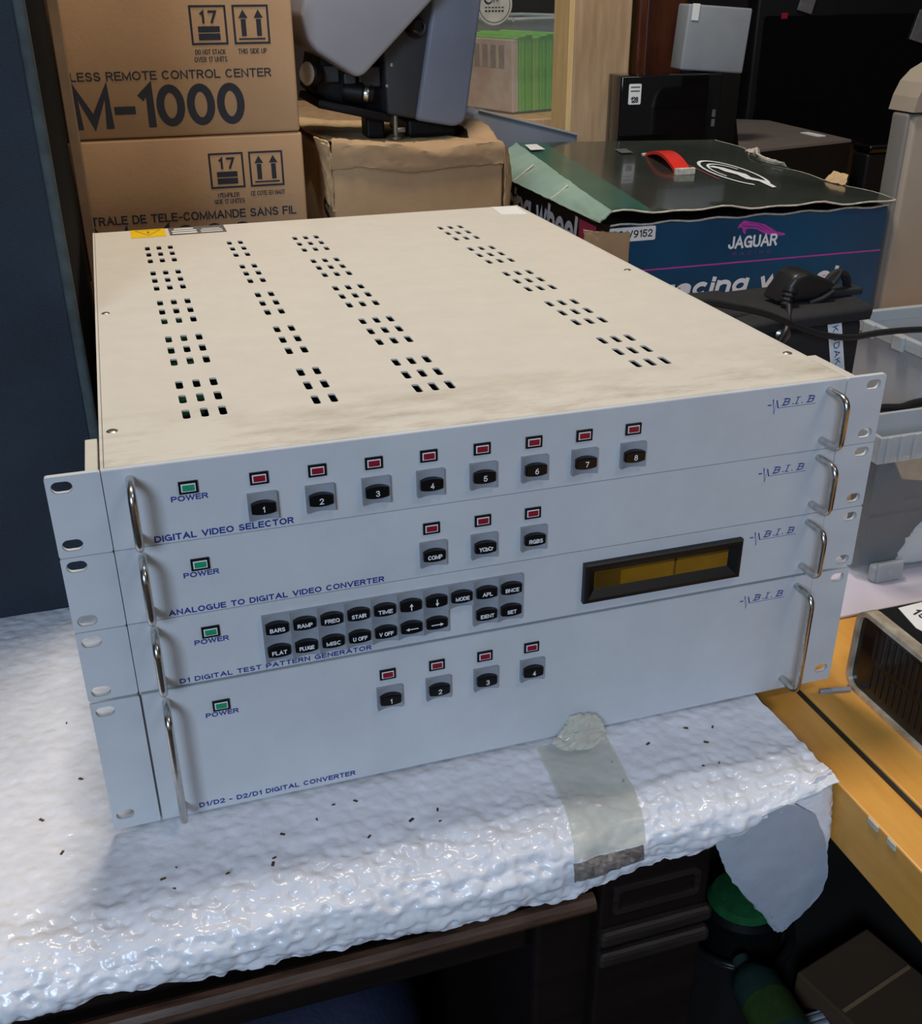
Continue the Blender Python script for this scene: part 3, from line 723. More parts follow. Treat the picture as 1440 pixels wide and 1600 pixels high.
def logo_bm(z, y):
    """blue pulse mark and the letters B.I.B over a thin rule"""
    b = BM(); fr = FRONT(y); d = 0.0002
    X = 0.4013; 
    poly(b, rect(X, z + 0.0006, X + 0.0026, z + 0.0013), fr, d)
    poly(b, [(X + 0.0030, z + 0.0044), (X + 0.0037, z + 0.0044), (X + 0.0049, z - 0.0052)], fr, d)
    poly(b, [(X + 0.0050, z - 0.0052), (X + 0.0046, z - 0.0052), (X + 0.0058, z + 0.0036)], fr, d)
    poly(b, [(X + 0.0056, z + 0.0036), (X + 0.0063, z + 0.0036), (X + 0.0078, z - 0.0016), (X + 0.0070, z - 0.0016)], fr, d)
    poly(b, [(X + 0.0078, z - 0.0016), (X + 0.0335, z - 0.0016), (X + 0.0335, z - 0.00135), (X + 0.0078, z - 0.00135)], fr, d)
    for ch, u in (('B', 0.0102), ('I', 0.0190), ('B', 0.0270)):
        wch = 0.0056 if ch == 'B' else 0.0021
        text(b, ch, fr, X + u, z - 0.0002, wch, 0.0042, d=0.0002, shear=0.35, weight=0.14)
        # slab serifs
        poly(b, rect(X + u - 0.0008, z - 0.0003, X + u + 0.0022, z + 0.0001), fr, d + 0.00003)
        poly(b, rect(X + u + 0.0002, z + 0.0038, X + u + 0.0032, z + 0.0042), fr, d + 0.00003)
    for u in (0.0168, 0.0232):
        poly(b, rect(X + u, z - 0.0002, X + u + 0.0007, z + 0.0005), fr, d)
    return b

def rack_unit(label, z0, z1, y, slots, seam=0.0004, right_seam=0.0004, lid=False, power=None, title=None, hc=None, hh=0.016, depth=0.575, zbody=None):
    t = thing('rack_unit', (0.2413, 0.28, z0), label, 'rack unit', 'grey rack units in the stack')
    fr = FRONT(y); th = 0.0032
    for side in (0, 1):
        xa, xb = ((0.0, 0.0260), (0.4550, 0.4826))[side]
        cx = (0.0074, 0.4744)[side]
        b = BM()
        poly(b, rr((xa + xb) / 2, (z0 + z1) / 2, xb - xa, z1 - z0, 0.0012, 2), fr, -th, 0.0, holes=[obround(cx, z) for z in slots])
        e = obj('rack_ear', b, 'panel', t)
        b = BM(); xw = (0.0190, 0.4575)[side]
        box(b, xw, xw + 0.0062, y + th, y + 0.046, z0 + 0.0008, z1 - 0.0006, 0.0005); obj('ear_bracket', b, 'chassis', e)
    b = BM(); xl, xr = 0.0260 + seam, 0.4550 - right_seam
    poly(b, rect(xl, z0, xr, z1), fr, -th, -0.0004); poly(b, rect(xl + 0.0003, z0 + 0.0003, xr - 0.0003, z1 - 0.0003), fr, -0.0004, 0.0)
    fp = obj('front_panel', b, 'panel', t)
    zb0 = (zbody if zbody is not None else z0 + 0.0006)
    b = BM(); zt = z1 - 0.0004; yb = y + th
    for (xa, xb, ya, yc, za, zc) in ((0.0262, 0.0278, yb, depth, zb0, zt), (0.4548, 0.4564, yb, depth, zb0, zt), (0.0278, 0.4548, depth - 0.0016, depth, zb0, zt), (0.0278, 0.4548, yb, depth - 0.0016, zb0, zb0 + 0.0016)):
        box(b, xa, xb, ya, yc, za, zc)
    if not lid: box(b, 0.0278, 0.4548, yb, depth - 0.0016, zt - 0.0014, zt - 0.0002)
    obj('chassis', b, 'chassis', t)
    for x in (0.0395, 0.4425):
        obj('handle', arc_handle(x, hc, hh, y), 'chrome', t, smooth=True)
    if power:
        add_led(t, power[0], power[1], y, 'green')
        b = BM(); text(b, 'POWER', fr, power[0] - 0.0092, power[1] - 0.0074, 0.0184, 0.0031, weight=0.2); obj('power_lettering', b, 'blue_ink', fp)
    if title:
        s, u0, u1, v, h_ = title
        b = BM(); text(b, s, fr, u0, v, u1 - u0, h_, weight=0.2, space=1.15); obj('title_lettering', b, 'blue_ink', fp)
    return t, fp

# bottom unit, two spaces tall
u4, fp4 = rack_unit('lowest and tallest grey rack unit, lettered D1/D2 - D2/D1 digital converter', -0.0012, 0.0886, 0.0015, (0.0822, 0.0088),
                    seam=0.0012, right_seam=0.00002, power=(0.0687, 0.0727), title=('D1/D2 - D2/D1 DIGITAL CONVERTER', 0.0487, 0.1427, 0.0022, 0.0034), hc=0.0450, hh=0.0370, zbody=0.0)
u3, fp3 = rack_unit('grey rack unit with keypad and amber display, lettered D1 digital test pattern generator', 0.0914, 0.1349, 0.0, (0.1284, 0.0968),
                    right_seam=0.00002, power=(0.0682, 0.1231), title=('D1 DIGITAL TEST PATTERN GENERATOR', 0.0484, 0.1565, 0.0927, 0.0031), hc=0.1140)
u2, fp2 = rack_unit('second grey rack unit from the top, lettered analogue to digital video converter', 0.1354, 0.1794, 0.0, (0.1740, 0.1418),
                    power=(0.0675, 0.1654), title=('ANALOGUE TO DIGITAL VIDEO CONVERTER', 0.0480, 0.1658, 0.1366, 0.0035), hc=0.1588)
u1, fp1 = rack_unit('topmost grey rack unit with vented cream lid, lettered digital video selector', 0.1798, 0.2244, 0.0, (0.2183, 0.1864),
                    lid=True, power=(0.0667, 0.2101), title=('DIGITAL VIDEO SELECTOR', 0.0466, 0.1182, 0.1813, 0.0037), hc=0.2024)

for fp, z, y in ((fp1, 0.2126, 0.0), (fp2, 0.1682, 0.0), (fp3, 0.1240, 0.0), (fp4, 0.0763, 0.0015)):
    obj('logo', logo_bm(z, y), 'blue_ink', fp)
for k in range(8):
    x = 0.1023 + 0.03027 * k
    add_led(u1, x, 0.2101, 0.0, 'red'); add_button(u1, x + 0.0004, 0.1944, 0.0, str(k + 1), (0.0011 if k == 0 else 0.0022, 0.0034))
for k, s in enumerate(('COMP', 'YCbCr', 'RGBS')):
    x = 0.1938 + 0.0302 * k
    add_led(u2, x, 0.1660, 0.0, 'red'); add_button(u2, x + 0.0005, 0.1502, 0.0, s, (0.0084, 0.0027))
for k in range(4):
    x = 0.1656 + 0.0303 * k
    add_led(u4, x, 0.0725, 0.0015, 'red'); add_button(u4, x + 0.0004, 0.0564, 0.0015, str(k + 1), (0.0011 if k == 0 else 0.0022, 0.0034))
for k, s in enumerate(('BARS', 'RAMP', 'FREQ', 'STAIR', 'TIME', 'up', 'down', 'MODE', 'APL', 'BNCE')):
    add_button(u3, 0.1035 + 0.01525 * k, 0.1201, 0.0, s, (0.0062 if len(s) == 3 else 0.0084, 0.0026))
for k, s in enumerate(('FLAT', 'PLUGE', 'MISC', 'U OFF', 'V OFF', 'left', 'right', None, 'IDENT', 'SET')):
    if s: add_button(u3, 0.1035 + 0.01525 * k, 0.1052, 0.0, s, (0.0058 if len(s) == 3 else 0.0084, 0.0026))

# display window of the third unit
b = BM(); fr = FRONT(0.0)
O_, I_ = rect(0.2876, 0.0999, 0.3948, 0.1270), rect(0.2936, 0.1058, 0.3888, 0.1212)
I2 = rect(0.2956, 0.1078, 0.3868, 0.1194)
def ring(bm, A, da, B_, db, fr, mi=0):
    o, ux, uy, n = fr
    a = [bm.verts.new(o + ux * p[0] + uy * p[1] + n * da) for p in A]; c = [bm.verts.new(o + ux * p[0] + uy * p[1] + n * db) for p in B_]
    fs = [bm.faces.new((a[i], a[(i + 1) % len(a)], c[(i + 1) % len(a)], c[i])) for i in range(len(a))]
    setmat(fs, mi)
ring(b, O_, 0.0, O_, 0.0034, fr); ring(b, O_, 0.0034, rect(0.2884, 0.1007, 0.3940, 0.1262), 0.0044, fr)
ring(b, rect(0.2884, 0.1007, 0.3940, 0.1262), 0.0044, rect(0.2906, 0.1029, 0.3918, 0.1240), 0.0044, fr)
ring(b, rect(0.2906, 0.1029, 0.3918, 0.1240), 0.0044, I2, 0.0004, fr)
df = obj('display_frame', b, 'frame', u3)
b = BM(); poly(b, I2, fr, 0.0004, mi=0)
poly(b, rect(0.3490, 0.1080, 0.3506, 0.1192), fr, 0.00055, mi=1)
poly(b, rect(0.2958, 0.1180, 0.3866, 0.1192), fr, 0.00055, mi=1)
poly(b, rect(0.2958, 0.1080, 0.3130, 0.1180), fr, 0.00055, mi=1)
obj('display_screen', b, ['amber', 'amber_dark'], df)

# vented lid, interior and stickers of the top unit
ZL = 0.2244
holes = []
for xs_, n in ((0.0826, 3), (0.1501, 2), (0.2153, 3), (0.3565, 3)):
    for g in range(5):
        yc = 0.0903 + 0.0938 * g
        for i in range(n):
            for j in range(3):
                holes.append(rr(xs_ + (i - (n - 1) / 2) * 0.01, yc + (j - 1) * 0.0249, 0.0042, 0.0142, 0.0015, 2))
b = BM(); flid = frame_of((0, 0, ZL), (1, 0, 0), (0, 1, 0))
poly(b, rect(0.0282, 0.0038, 0.4545, 0.5740), flid, -0.0012, -0.0001, holes=holes)
lid = obj('lid', b, 'lid', u1)
for xa, xb in ((0.0262, 0.0279), (0.4548, 0.4565)):
    b = BM(); box(b, xa, xb, 0.0035, 0.575, ZL - 0.0012, ZL, 0.0003); obj('side_lip', b, 'lid', u1)
for x, y in ((0.0330, 0.0525), (0.0335, 0.2869), (0.4478, 0.0533), (0.4454, 0.2829)):
    b = BM(); lathe(b, [(0.0, 0.0006), (0.0022, 0.0005), (0.0031, 0.0), (0.0031, -0.0005)], (x, y, ZL), n=14); obj('lid_screw', b, 'screw', lid)
b = BM(); box(b, 0.034, 0.448, 0.012, 0.565, 0.1835, 0.1850, mi=0)
rnd = random.Random(11)
for i in range(90):
    x = rnd.uniform(0.05, 0.43); y = rnd.uniform(0.03, 0.54); s = rnd.uniform(0.003, 0.010); h = rnd.uniform(0.003, 0.014)
    box(b, x - s, x + s, y - s * 0.7, y + s * 0.7, 0.1850, 0.1850 + h, mi=rnd.choice((1, 2, 2)))
obj('circuit_board', b, ['pcb', 'comp', 'inside'], u1)
b = BM(); poly(b, rect(0.0605, 0.5380, 0.0925, 0.5735), flid, 0.0, 0.0002, mi=0)
for seg in (((0.0650, 0.5690), (0.0765, 0.5460)), ((0.0765, 0.5460), (0.0885, 0.5690)), ((0.0650, 0.5690), (0.0885, 0.5690))):
    (xa, ya), (xb, yb) = seg; d = Vector((xb - xa, yb - ya)).normalized(); q = Vector((-d.y, d.x)) * 0.00035
    poly(b, [(xa - q.x, ya - q.y), (xb - q.x, yb - q.y), (xb + q.x, yb + q.y), (xa + q.x, ya + q.y)], flid, 0.0003, mi=1)
poly(b, [(0.0772, 0.5660), (0.0752, 0.5590), (0.0766, 0.5592), (0.0758, 0.5520), (0.0782, 0.5605), (0.0768, 0.5602)], flid, 0.0003, mi=1)
obj('warning_label', b, ['yellow', 'ink'], lid, label='yellow warning label with a lightning triangle')
b = BM(); poly(b, rect(0.0958, 0.5400, 0.1485, 0.5735), flid, 0.0, 0.0002, mi=0)
for v0, v1, u0, u1_ in ((0.5445, 0.5500, 0.0985, 0.1215), (0.5540, 0.5590, 0.0985, 0.1215), (0.5630, 0.5680, 0.1010, 0.1190), (0.5445, 0.5480, 0.1250, 0.1455), (0.5520, 0.5550, 0.1250, 0.1455), (0.5590, 0.5615, 0.1270, 0.1440)):
    poly(b, rect(u0, v0, u1_, v1), flid, 0.0003, mi=1)
obj('rating_label', b, ['grey_label', 'pale_label'], lid, label='grey rating label')
b = BM(); poly(b, [(0.4240, 0.5330), (0.4500, 0.5250), (0.4530, 0.5690), (0.4270, 0.5735)], flid, 0.0, 0.0002)
obj('corner_label', b, 'pale_label', lid, label='small white paper label')

# ------------------------------------------------------------------ navy cabinet on the left
t = thing('speaker_cabinet', (-0.18, 0.47, -0.003), 'tall navy vinyl covered cabinet with worn grey edge left of the stack', 'cabinet')
b = BM(); box(b, -0.42, 0.0155, 0.272, 0.635, -0.0025, 0.80, 0.004, 3); obj('cabinet_body', b, 'black_side', t, smooth=True)
b = BM(); box(b, -0.42, 0.0100, 0.268, 0.274, -0.0025, 0.80, 0.002); obj('front_covering', b, 'navy', t)
b = BM(); box(b, 0.0085, 0.0160, 0.2674, 0.278, 0.06, 0.80, 0.0025, 3); obj('worn_edge', b, 'navy_worn', t, smooth=True)
b = BM(); box(b, 0.0165, 0.0268, 0.642, 0.654, -0.013, 0.60, 0.001)
tag(obj('board_strip', b, 'board'), 'thin pale brown board standing between navy cabinet and printed cartons', 'board')

# ------------------------------------------------------------------ printed cartons
YC = 0.660
def carton(label, z0, z1, x0, x1, print_=None):
    t = thing('printed_carton', ((x0 + x1) / 2, YC + 0.15, z0), label, 'carton', 'brown cartons with control center print')
    b = BM(); box(b, x0, x1, YC, YC + 0.30, z0, z1, 0.003, 3); body = obj('carton_body', b, 'carton', t, smooth=True)
    b = BM(); box(b, x0 + 0.002, x1 - 0.002, YC + 0.147, YC + 0.153, z1 - 0.0003, z1 + 0.0006); obj('flap_seam', b, 'carton_edge', body)
    if print_ is None: return t
    fr = FRONT(YC); b = BM(); 
    g = lambda s, u0, u1, v0, v1, bold=0.17, sp=1.0: text(b, s, fr, u0, v0, u1 - u0, v1 - v0, d=0.0003, weight=bold, space=sp)
    big, small, a1, a2, zz, cx1, cx2 = print_
    for s, u0, u1, v0, v1, bo in big: g(s, u0, u1, v0, v1, bo)
    # stacking and this-way-up marks
    sz = 0.0355
    for k, cx in enumerate((cx1, cx2)):
        poly(b, rect(cx - sz / 2, zz - sz / 2, cx + sz / 2, zz + sz / 2), fr, 0.0003, holes=[rect(cx - sz / 2 + 0.002, zz - sz / 2 + 0.002, cx + sz / 2 - 0.002, zz + sz / 2 - 0.002)])
        if k == 0:
            g('17', cx - 0.0085, cx + 0.0085, zz + 0.0015, zz + 0.0130, 0.2, 2.0)
            poly(b, rect(cx - 0.0105, zz - 0.0065, cx + 0.0105, zz - 0.0010), fr, 0.0003); poly(b, rect(cx - 0.0105, zz - 0.0135, cx + 0.0105, zz - 0.0075), fr, 0.0003)
        else:
            for q in (-0.0075, 0.0075):
                poly(b, [(cx + q - 0.0024, zz - 0.0105), (cx + q + 0.0024, zz - 0.0105), (cx + q + 0.0024, zz + 0.0050), (cx + q - 0.0024, zz + 0.0050)], fr, 0.0003)
                poly(b, [(cx + q - 0.0046, zz + 0.0058), (cx + q + 0.0046, zz + 0.0058), (cx + q, zz + 0.0135)], fr, 0.0003)
            poly(b, rect(cx - 0.0130, zz - 0.0138, cx + 0.0130, zz - 0.0122), fr, 0.0003)
    for s, u0, u1, v0, v1 in small: g(s, u0, u1, v0, v1, 0.15, 1.1)
    obj('carton_print', b, 'card_ink', body)
    return t
BIG = [('M-1000', 0.0250, 0.1900)]
carton('plain lowest brown carton supporting the printed cartons behind the stack', -0.0135, 0.1595, 0.000, 0.2450)
carton('brown carton printed in French, the lower of the two printed ones, behind the lid', 0.1600, 0.2968, -0.002, 0.2470,
       ([('TRALE DE TELE-COMMANDE SANS FIL', 0.0245, 0.2350, 0.2138, 0.2226, 0.17), ('M-1000', 0.0245, 0.1905, 0.1690, 0.2095, 0.19)],
        [('N\'EMPILER', 0.1545, 0.1765, 0.2352, 0.2398), ('QUE 17 UNITES', 0.1500, 0.1815, 0.2288, 0.2334), ('CE COTE EN HAUT', 0.1885, 0.2245, 0.2352, 0.2400)],
        0, 0, 0.2620, 0.1660, 0.2070))
carton('brown carton printed in English M-1000, on top of the French printed one', 0.2976, 0.4350, -0.004, 0.2455,
       ([('LESS REMOTE CONTROL CENTER', 0.0260, 0.2200, 0.3512, 0.3594, 0.17), ('M-1000', 0.0245, 0.1905, 0.3072, 0.3466, 0.19)],
        [('DO NOT STACK', 0.1470, 0.1765, 0.3728, 0.3776), ('OVER 17 UNITS', 0.1455, 0.1775, 0.3660, 0.3708), ('THIS SIDE UP', 0.1890, 0.2175, 0.3728, 0.3776)],
        0, 0, 0.3993, 0.1625, 0.2040))

# ------------------------------------------------------------------ old open carton with torn flaps
t = thing('old_carton', (0.385, 0.84, -0.0135), 'worn brown carton with torn top flaps under the grey projector', 'carton')
b = BM(); box(b, 0.2842, 0.4862, 0.702, 0.985, -0.0135, 0.2640, 0.004, 3); body = obj('carton_body', b, 'carton_old', t, smooth=True)
sheet('front_flap_edge', 'carton_old', body, [
    [(0.2835, 0.7005, 0.2500), (0.320, 0.6990, 0.2520), (0.372, 0.6985, 0.2440), (0.420, 0.6990, 0.2470), (0.470, 0.6990, 0.2480), (0.4870, 0.7000, 0.2480)],
    [(0.2850, 0.7000, 0.2790), (0.320, 0.6985, 0.2750), (0.365, 0.6975, 0.2720), (0.405, 0.6970, 0.2640), (0.450, 0.6980, 0.2700), (0.4860, 0.7000, 0.2690)],
    [(0.2880, 0.7060, 0.2830), (0.322, 0.7080, 0.2790), (0.362, 0.7050, 0.2760), (0.405, 0.7100, 0.2740), (0.450, 0.7070, 0.2760), (0.4840, 0.7060, 0.2720)]], t=0.0022, wob=0.0009, seed=6)
sheet('top_flap', 'carton_edge', body, [  # paler card puts the lamplight on the carton top into the colour
    [(0.2900, 0.708, 0.2800), (0.350, 0.709, 0.2745), (0.420, 0.712, 0.2725), (0.455, 0.712, 0.2745)],
    [(0.2880, 0.780, 0.2760), (0.350, 0.790, 0.2690), (0.420, 0.790, 0.2680), (0.445, 0.800, 0.2690)],
    [(0.2860, 0.880, 0.2740), (0.350, 0.880, 0.2690), (0.420, 0.880, 0.2680), (0.450, 0.880, 0.2690)],
    [(0.2850, 0.982, 0.2780), (0.350, 0.982, 0.2700), (0.420, 0.982, 0.2690), (0.482, 0.982, 0.2720)]], t=0.002, wob=0.0006, seed=8)
sheet('right_flap', 'carton_old', body, [
    [(0.4862, 0.704, 0.2400), (0.4862, 0.760, 0.2450), (0.4862, 0.850, 0.2500), (0.4862, 0.980, 0.2520)],
    [(0.4868, 0.703, 0.2640), (0.4870, 0.760, 0.2800), (0.4866, 0.850, 0.2780), (0.4862, 0.980, 0.2740)],
    [(0.4700, 0.716, 0.2700), (0.4770, 0.770, 0.2860), (0.4780, 0.850, 0.2820), (0.4790, 0.980, 0.2760)],
    [(0.4550, 0.730, 0.2690), (0.4640, 0.780, 0.2790), (0.4650, 0.850, 0.2770), (0.4700, 0.975, 0.2730)]], t=0.0022, wob=0.0009, seed=12)
sheet('corner_fold', 'carton_old', body, [
    [(0.4862, 0.700, 0.130), (0.4862, 0.700, 0.190), (0.4866, 0.699, 0.240), (0.4850, 0.700, 0.268)],
    [(0.4940, 0.709, 0.130), (0.4950, 0.708, 0.190), (0.4965, 0.708, 0.235), (0.4930, 0.712, 0.262)],
    [(0.4900, 0.724, 0.130), (0.4925, 0.726, 0.190), (0.4935, 0.730, 0.235), (0.4885, 0.732, 0.266)]], t=0.002, wob=0.0007, seed=14)
sheet('left_corner_tear', 'carton_edge', body, [
    [(0.2842, 0.7015, 0.205), (0.2836, 0.7010, 0.235), (0.2830, 0.7000, 0.262), (0.2810, 0.7000, 0.2800)],
    [(0.2780, 0.7100, 0.215), (0.2765, 0.7120, 0.240), (0.2740, 0.7150, 0.266), (0.2700, 0.7200, 0.2830)],
    [(0.2825, 0.7250, 0.210), (0.2815, 0.7280, 0.240), (0.2790, 0.7350, 0.262), (0.2770, 0.7400, 0.2790)]], t=0.002, wob=0.0008, seed=15)
b = BM(); fl = frame_of((0.2841, 0.985, 0.0), (0, -1, 0), (0, 0, 1))
text(b, 'S', fl, 0.222, 0.178, 0.040, 0.036, d=0.0003, weight=0.2); obj('carton_print', b, 'card_ink', body)

# ------------------------------------------------------------------ grey film projector lying on that carton
t = thing('film_projector', (0.385, 0.83, 0.271), 'grey film projector with slanted hood and black works on the old carton', 'projector')
fp = FRONT(0.770)
def slab(name, pts, key, y0, y1, bev, parent, seg=3):
    """outline in the x-z plane given real thickness from y0 back to y1, with rounded edges"""
    b = BM(); fr = FRONT(y0); poly(b, pts, fr, -(y1 - y0), 0.0)
    bmesh.ops.dissolve_limit(b, angle_limit=0.02, verts=b.verts, edges=b.edges)
    bmesh.ops.recalc_face_normals(b, faces=b.faces)
    if bev: bmesh.ops.bevel(b, geom=list(b.edges), offset=bev, segments=seg, affect='EDGES', profile=0.5, clamp_overlap=True)
    return obj(name, b, key, parent, smooth=True)
slab('side_cover', [(0.398, 0.2915), (0.446, 0.2825), (0.4575, 0.2860), (0.4615, 0.2960), (0.4920, 0.5050), (0.4370, 0.5050), (0.4120, 0.3630)], 'proj', 0.760, 0.900, 0.006, t)
slab('main_body', [(0.3650, 0.2990), (0.4000, 0.2920), (0.4150, 0.3630), (0.4400, 0.5050), (0.4000, 0.5050), (0.3620, 0.3800)], 'charcoal', 0.764, 0.895, 0.004, t)
slab('hood', [(0.2700, 0.3800), (0.2790, 0.3700), (0.3220, 0.3430), (0.3310, 0.3455), (0.4180, 0.4260), (0.4650, 0.5050), (0.2960, 0.5050), (0.2640, 0.4050)], 'proj_hood', 0.722, 0.860, 0.012, t, 4)
slab('works_plate', [(0.2860, 0.3230), (0.2990, 0.3130), (0.3700, 0.2975), (0.3700, 0.3850), (0.3000, 0.3850)], 'black', 0.790, 0.890, 0.004, t)
b = BM()
box(b, 0.284, 0.372, 0.768, 0.892, 0.2985, 0.3085, 0.003, rot=Matrix.Rotation(math.radians(13), 3, 'Y')); obj('base_rail', b, 'black', t, smooth=True)
b = BM(); ax = (0.93, -0.25, -0.13)
lathe(b, [(0.0, 0.0), (0.0105, 0.0), (0.0118, 0.004), (0.0118, 0.022), (0.0095, 0.023), (0.0095, 0.034), (0.0085, 0.036), (0.0, 0.036)], (0.318, 0.782, 0.3245), ax, 20)
lens = obj('lens_barrel', b, 'black', t, smooth=True)
b = BM(); lathe(b, [(0.0099, 0.0245), (0.0101, 0.0255), (0.0101, 0.0285), (0.0099, 0.0295)], (0.318, 0.782, 0.3245), ax, 20); obj('lens_ring', b, 'chrome', lens, smooth=True)
b = BM(); lathe(b, [(0.0, 0.0), (0.012, 0.0), (0.014, 0.003), (0.014, 0.012), (0.010, 0.016), (0.0, 0.016)], (0.2860, 0.768, 0.3440), (-0.85, -0.5, 0.1), 22); kn = obj('drive_knob', b, 'black', t, smooth=True)
b = BM(); lathe(b, [(0.0, 0.0163), (0.0102, 0.0161), (0.0125, 0.0140)], (0.2860, 0.768, 0.3440), (-0.85, -0.5, 0.1), 22); obj('knob_face', b, 'tag', kn, smooth=True)
b = BM(); box(b, 0.318, 0.332, 0.772, 0.800, 0.3320, 0.3440, 0.002); box(b, 0.336, 0.362, 0.776, 0.800, 0.3280, 0.3500, 0.002); box(b, 0.296, 0.314, 0.778, 0.800, 0.334, 0.352, 0.002)
tube(b, [(0.345, 0.774, 0.352), (0.352, 0.768, 0.362), (0.362, 0.770, 0.372)], 0.003, 8)
obj('film_gate', b, 'charcoal', t)
b = BM(); lathe(b, [(0.0, 0.016), (0.006, 0.0155), (0.010, 0.011), (0.0118, 0.004), (0.0118, 0.0)], (0.3995, 0.7640, 0.3905), (0.1, -1, 0.1), 22); obj('control_knob', b, 'gloss', t, smooth=True)
b = BM(); box(b, 0.346, 0.368, 0.790, 0.820, 0.2705, 0.3010, 0.003); obj('foot', b, 'black', t)
b = BM(); lathe(b, [(0.0, 0.0), (0.007, 0.0), (0.007, 0.003), (0.0030, 0.004), (0.0030, 0.027), (0.0, 0.027)], (0.3770, 0.775, 0.2700), (0, 0, 1), 14)
box(b, 0.3795, 0.3890, 0.774, 0.777, 0.2770, 0.2830, 0.001); obj('levelling_screw', b, 'screw', t, smooth=True)
b = BM(); box(b, 0.395, 0.456, 0.785, 0.880, 0.2700, 0.2900, 0.004); obj('rear_foot', b, 'black', t)
for p in ((0.372, 0.352), (0.366, 0.330), (0.344, 0.375)):
    b = BM(); lathe(b, [(0.0, 0.002), (0.0022, 0.0016), (0.0026, 0.0)], (p[0], 0.7636, p[1]), (0, -1, 0), 10); obj('case_screw', b, 'screw', t)
t = thing('hanging_tag', (0.4935, 0.788, 0.412), 'round cream tag with dark print hanging beside the grey projector', 'tag')
b = BM(); lathe(b, [(0.0, 0.0), (0.0212, 0.0), (0.0222, 0.001), (0.0212, 0.002), (0.0, 0.002)], (0.4950, 0.765, 0.4125), (0, -1, 0), 30); disc = obj('tag_disc', b, 'tag', t, smooth=True)
b = BM(); ft = FRONT(0.763); poly(b, circ(0.4950, 0.4125, 0.0190, 30), ft, 0.0002, holes=[circ(0.4950, 0.4125, 0.0183, 30)])
for z, h in ((0.4050, 0.0018), (0.4090, 0.0012)):
    for k in range(6): poly(b, rect(0.4835 + k * 0.004, z, 0.4862 + k * 0.004, z + h), ft, 0.0002)
poly(b, circ(0.4875, 0.4180, 0.0052, 16), ft, 0.0002, holes=[circ(0.4880, 0.4185, 0.0038, 16)])
tube(b, [(0.4935, 0.7625, 0.4150), (0.4955, 0.7625, 0.4200), (0.4980, 0.7625, 0.4160), (0.5010, 0.7625, 0.4190)], 0.0006, 5)
obj('tag_print', b, 'ink', disc)
b = BM(); tube(b, [(0.4935, 0.7660, 0.4310), (0.4910, 0.768, 0.450), (0.4860, 0.772, 0.470)], 0.0007, 6); obj('tag_cord', b, 'ink', t)

# ------------------------------------------------------------------ racing wheel box
ZJ = -0.0118
t = thing('racing_wheel_box', (0.765, 0.79, ZJ), 'damaged blue racing wheel box with dark green lid and red handle', 'box')
b = BM(); box(b, 0.578, 0.950, 0.6005, 0.985, ZJ, 0.1900, 0.0015); body = obj('box_body', b, 'jag_side', t)
b = BM(); poly(b, [(0.5790, ZJ + 0.001), (0.9495, ZJ + 0.001), (0.9495, 0.1880), (0.900, 0.1905), (0.840, 0.1885), (0.760, 0.1900), (0.680, 0.1880), (0.620, 0.1890), (0.5790, 0.1865)], FRONT(0.6005), 0.0, 0.0012)
fr_ = obj('front_panel', b, 'jag_front', t)
fj = FRONT(0.5993); b = BM()
text(b, 'JAGUAR', fj, 0.7320, 0.1525, 0.0665, 0.0145, d=0.0009, weight=0.19, mi=0, space=0.95); obj('maker_lettering', b, 'white', fr_)
b = BM(); text(b, 'RACING', fj, 0.7395, 0.1440, 0.0520, 0.0042, d=0.0003, space=2.6, weight=0.14); obj('small_lettering', b, 'purple', fr_)
b = BM(); leap = [(0.7440, 0.1800), (0.7430, 0.1755), (0.7455, 0.1770), (0.7490, 0.1762), (0.7500, 0.1720), (0.7520, 0.1690), (0.7545, 0.1690), (0.7535, 0.1730), (0.7560, 0.1750), (0.7620, 0.1745), (0.7690, 0.1735), (0.7740, 0.1705), (0.7810, 0.1670), (0.7890, 0.1650), (0.8010, 0.1638), (0.8090, 0.1640), (0.8075, 0.1662), (0.7960, 0.1690), (0.7880, 0.1735), (0.7790, 0.1785), (0.7680, 0.1812), (0.7580, 0.1830), (0.7500, 0.1848)]
poly(b, leap, fj, 0.0003)
obj('leaping_cat_emblem', b, 'magenta', fr_)
b = BM(); poly(b, [(0.7475, 0.1788), (0.7560, 0.1768), (0.7690, 0.1757), (0.7780, 0.1715), (0.7785, 0.1722), (0.7700, 0.1768), (0.7580, 0.1782), (0.7490, 0.1798)], fj, 0.0005)
poly(b, [(0.7560, 0.1812), (0.7700, 0.1790), (0.7850, 0.1712), (0.7855, 0.1718), (0.7710, 0.1798), (0.7560, 0.1819)], fj, 0.0005); obj('emblem_shading', b, 'purple', fr_)
b = BM(); poly(b, rect(0.580, 0.1350, 0.9495, 0.1368), fj, 0.0003); obj('magenta_rule', b, 'magenta', fr_)
b = BM(); text(b, 'racing wheel', fj, 0.6485, 0.0985, 0.2440, 0.0225, d=0.0003, weight=0.235, shear=0.22); obj('title_lettering', b, 'white', fr_)
b = BM(); poly(b, [(0.665, 0.0790), (0.775, 0.0790), (0.775, 0.0808), (0.665, 0.0808)], fj, 0.0003); poly(b, rect(0.690, 0.0830, 0.765, 0.0850), fj, 0.0003); obj('tagline_print', b, 'purple', fr_)
b = BM(); poly(b, rr(0.6065, 0.1787, 0.0580, 0.0160, 0.002), fj, 0.0003, 0.0006, mi=0); text(b, 'P24/9152', fj, 0.5815, 0.1747, 0.0500, 0.0085, d=0.0009, weight=0.16, mi=1); obj('lot_sticker', b, ['pale_label', 'ink'], fr_, label='white lot sticker reading P24/9152')
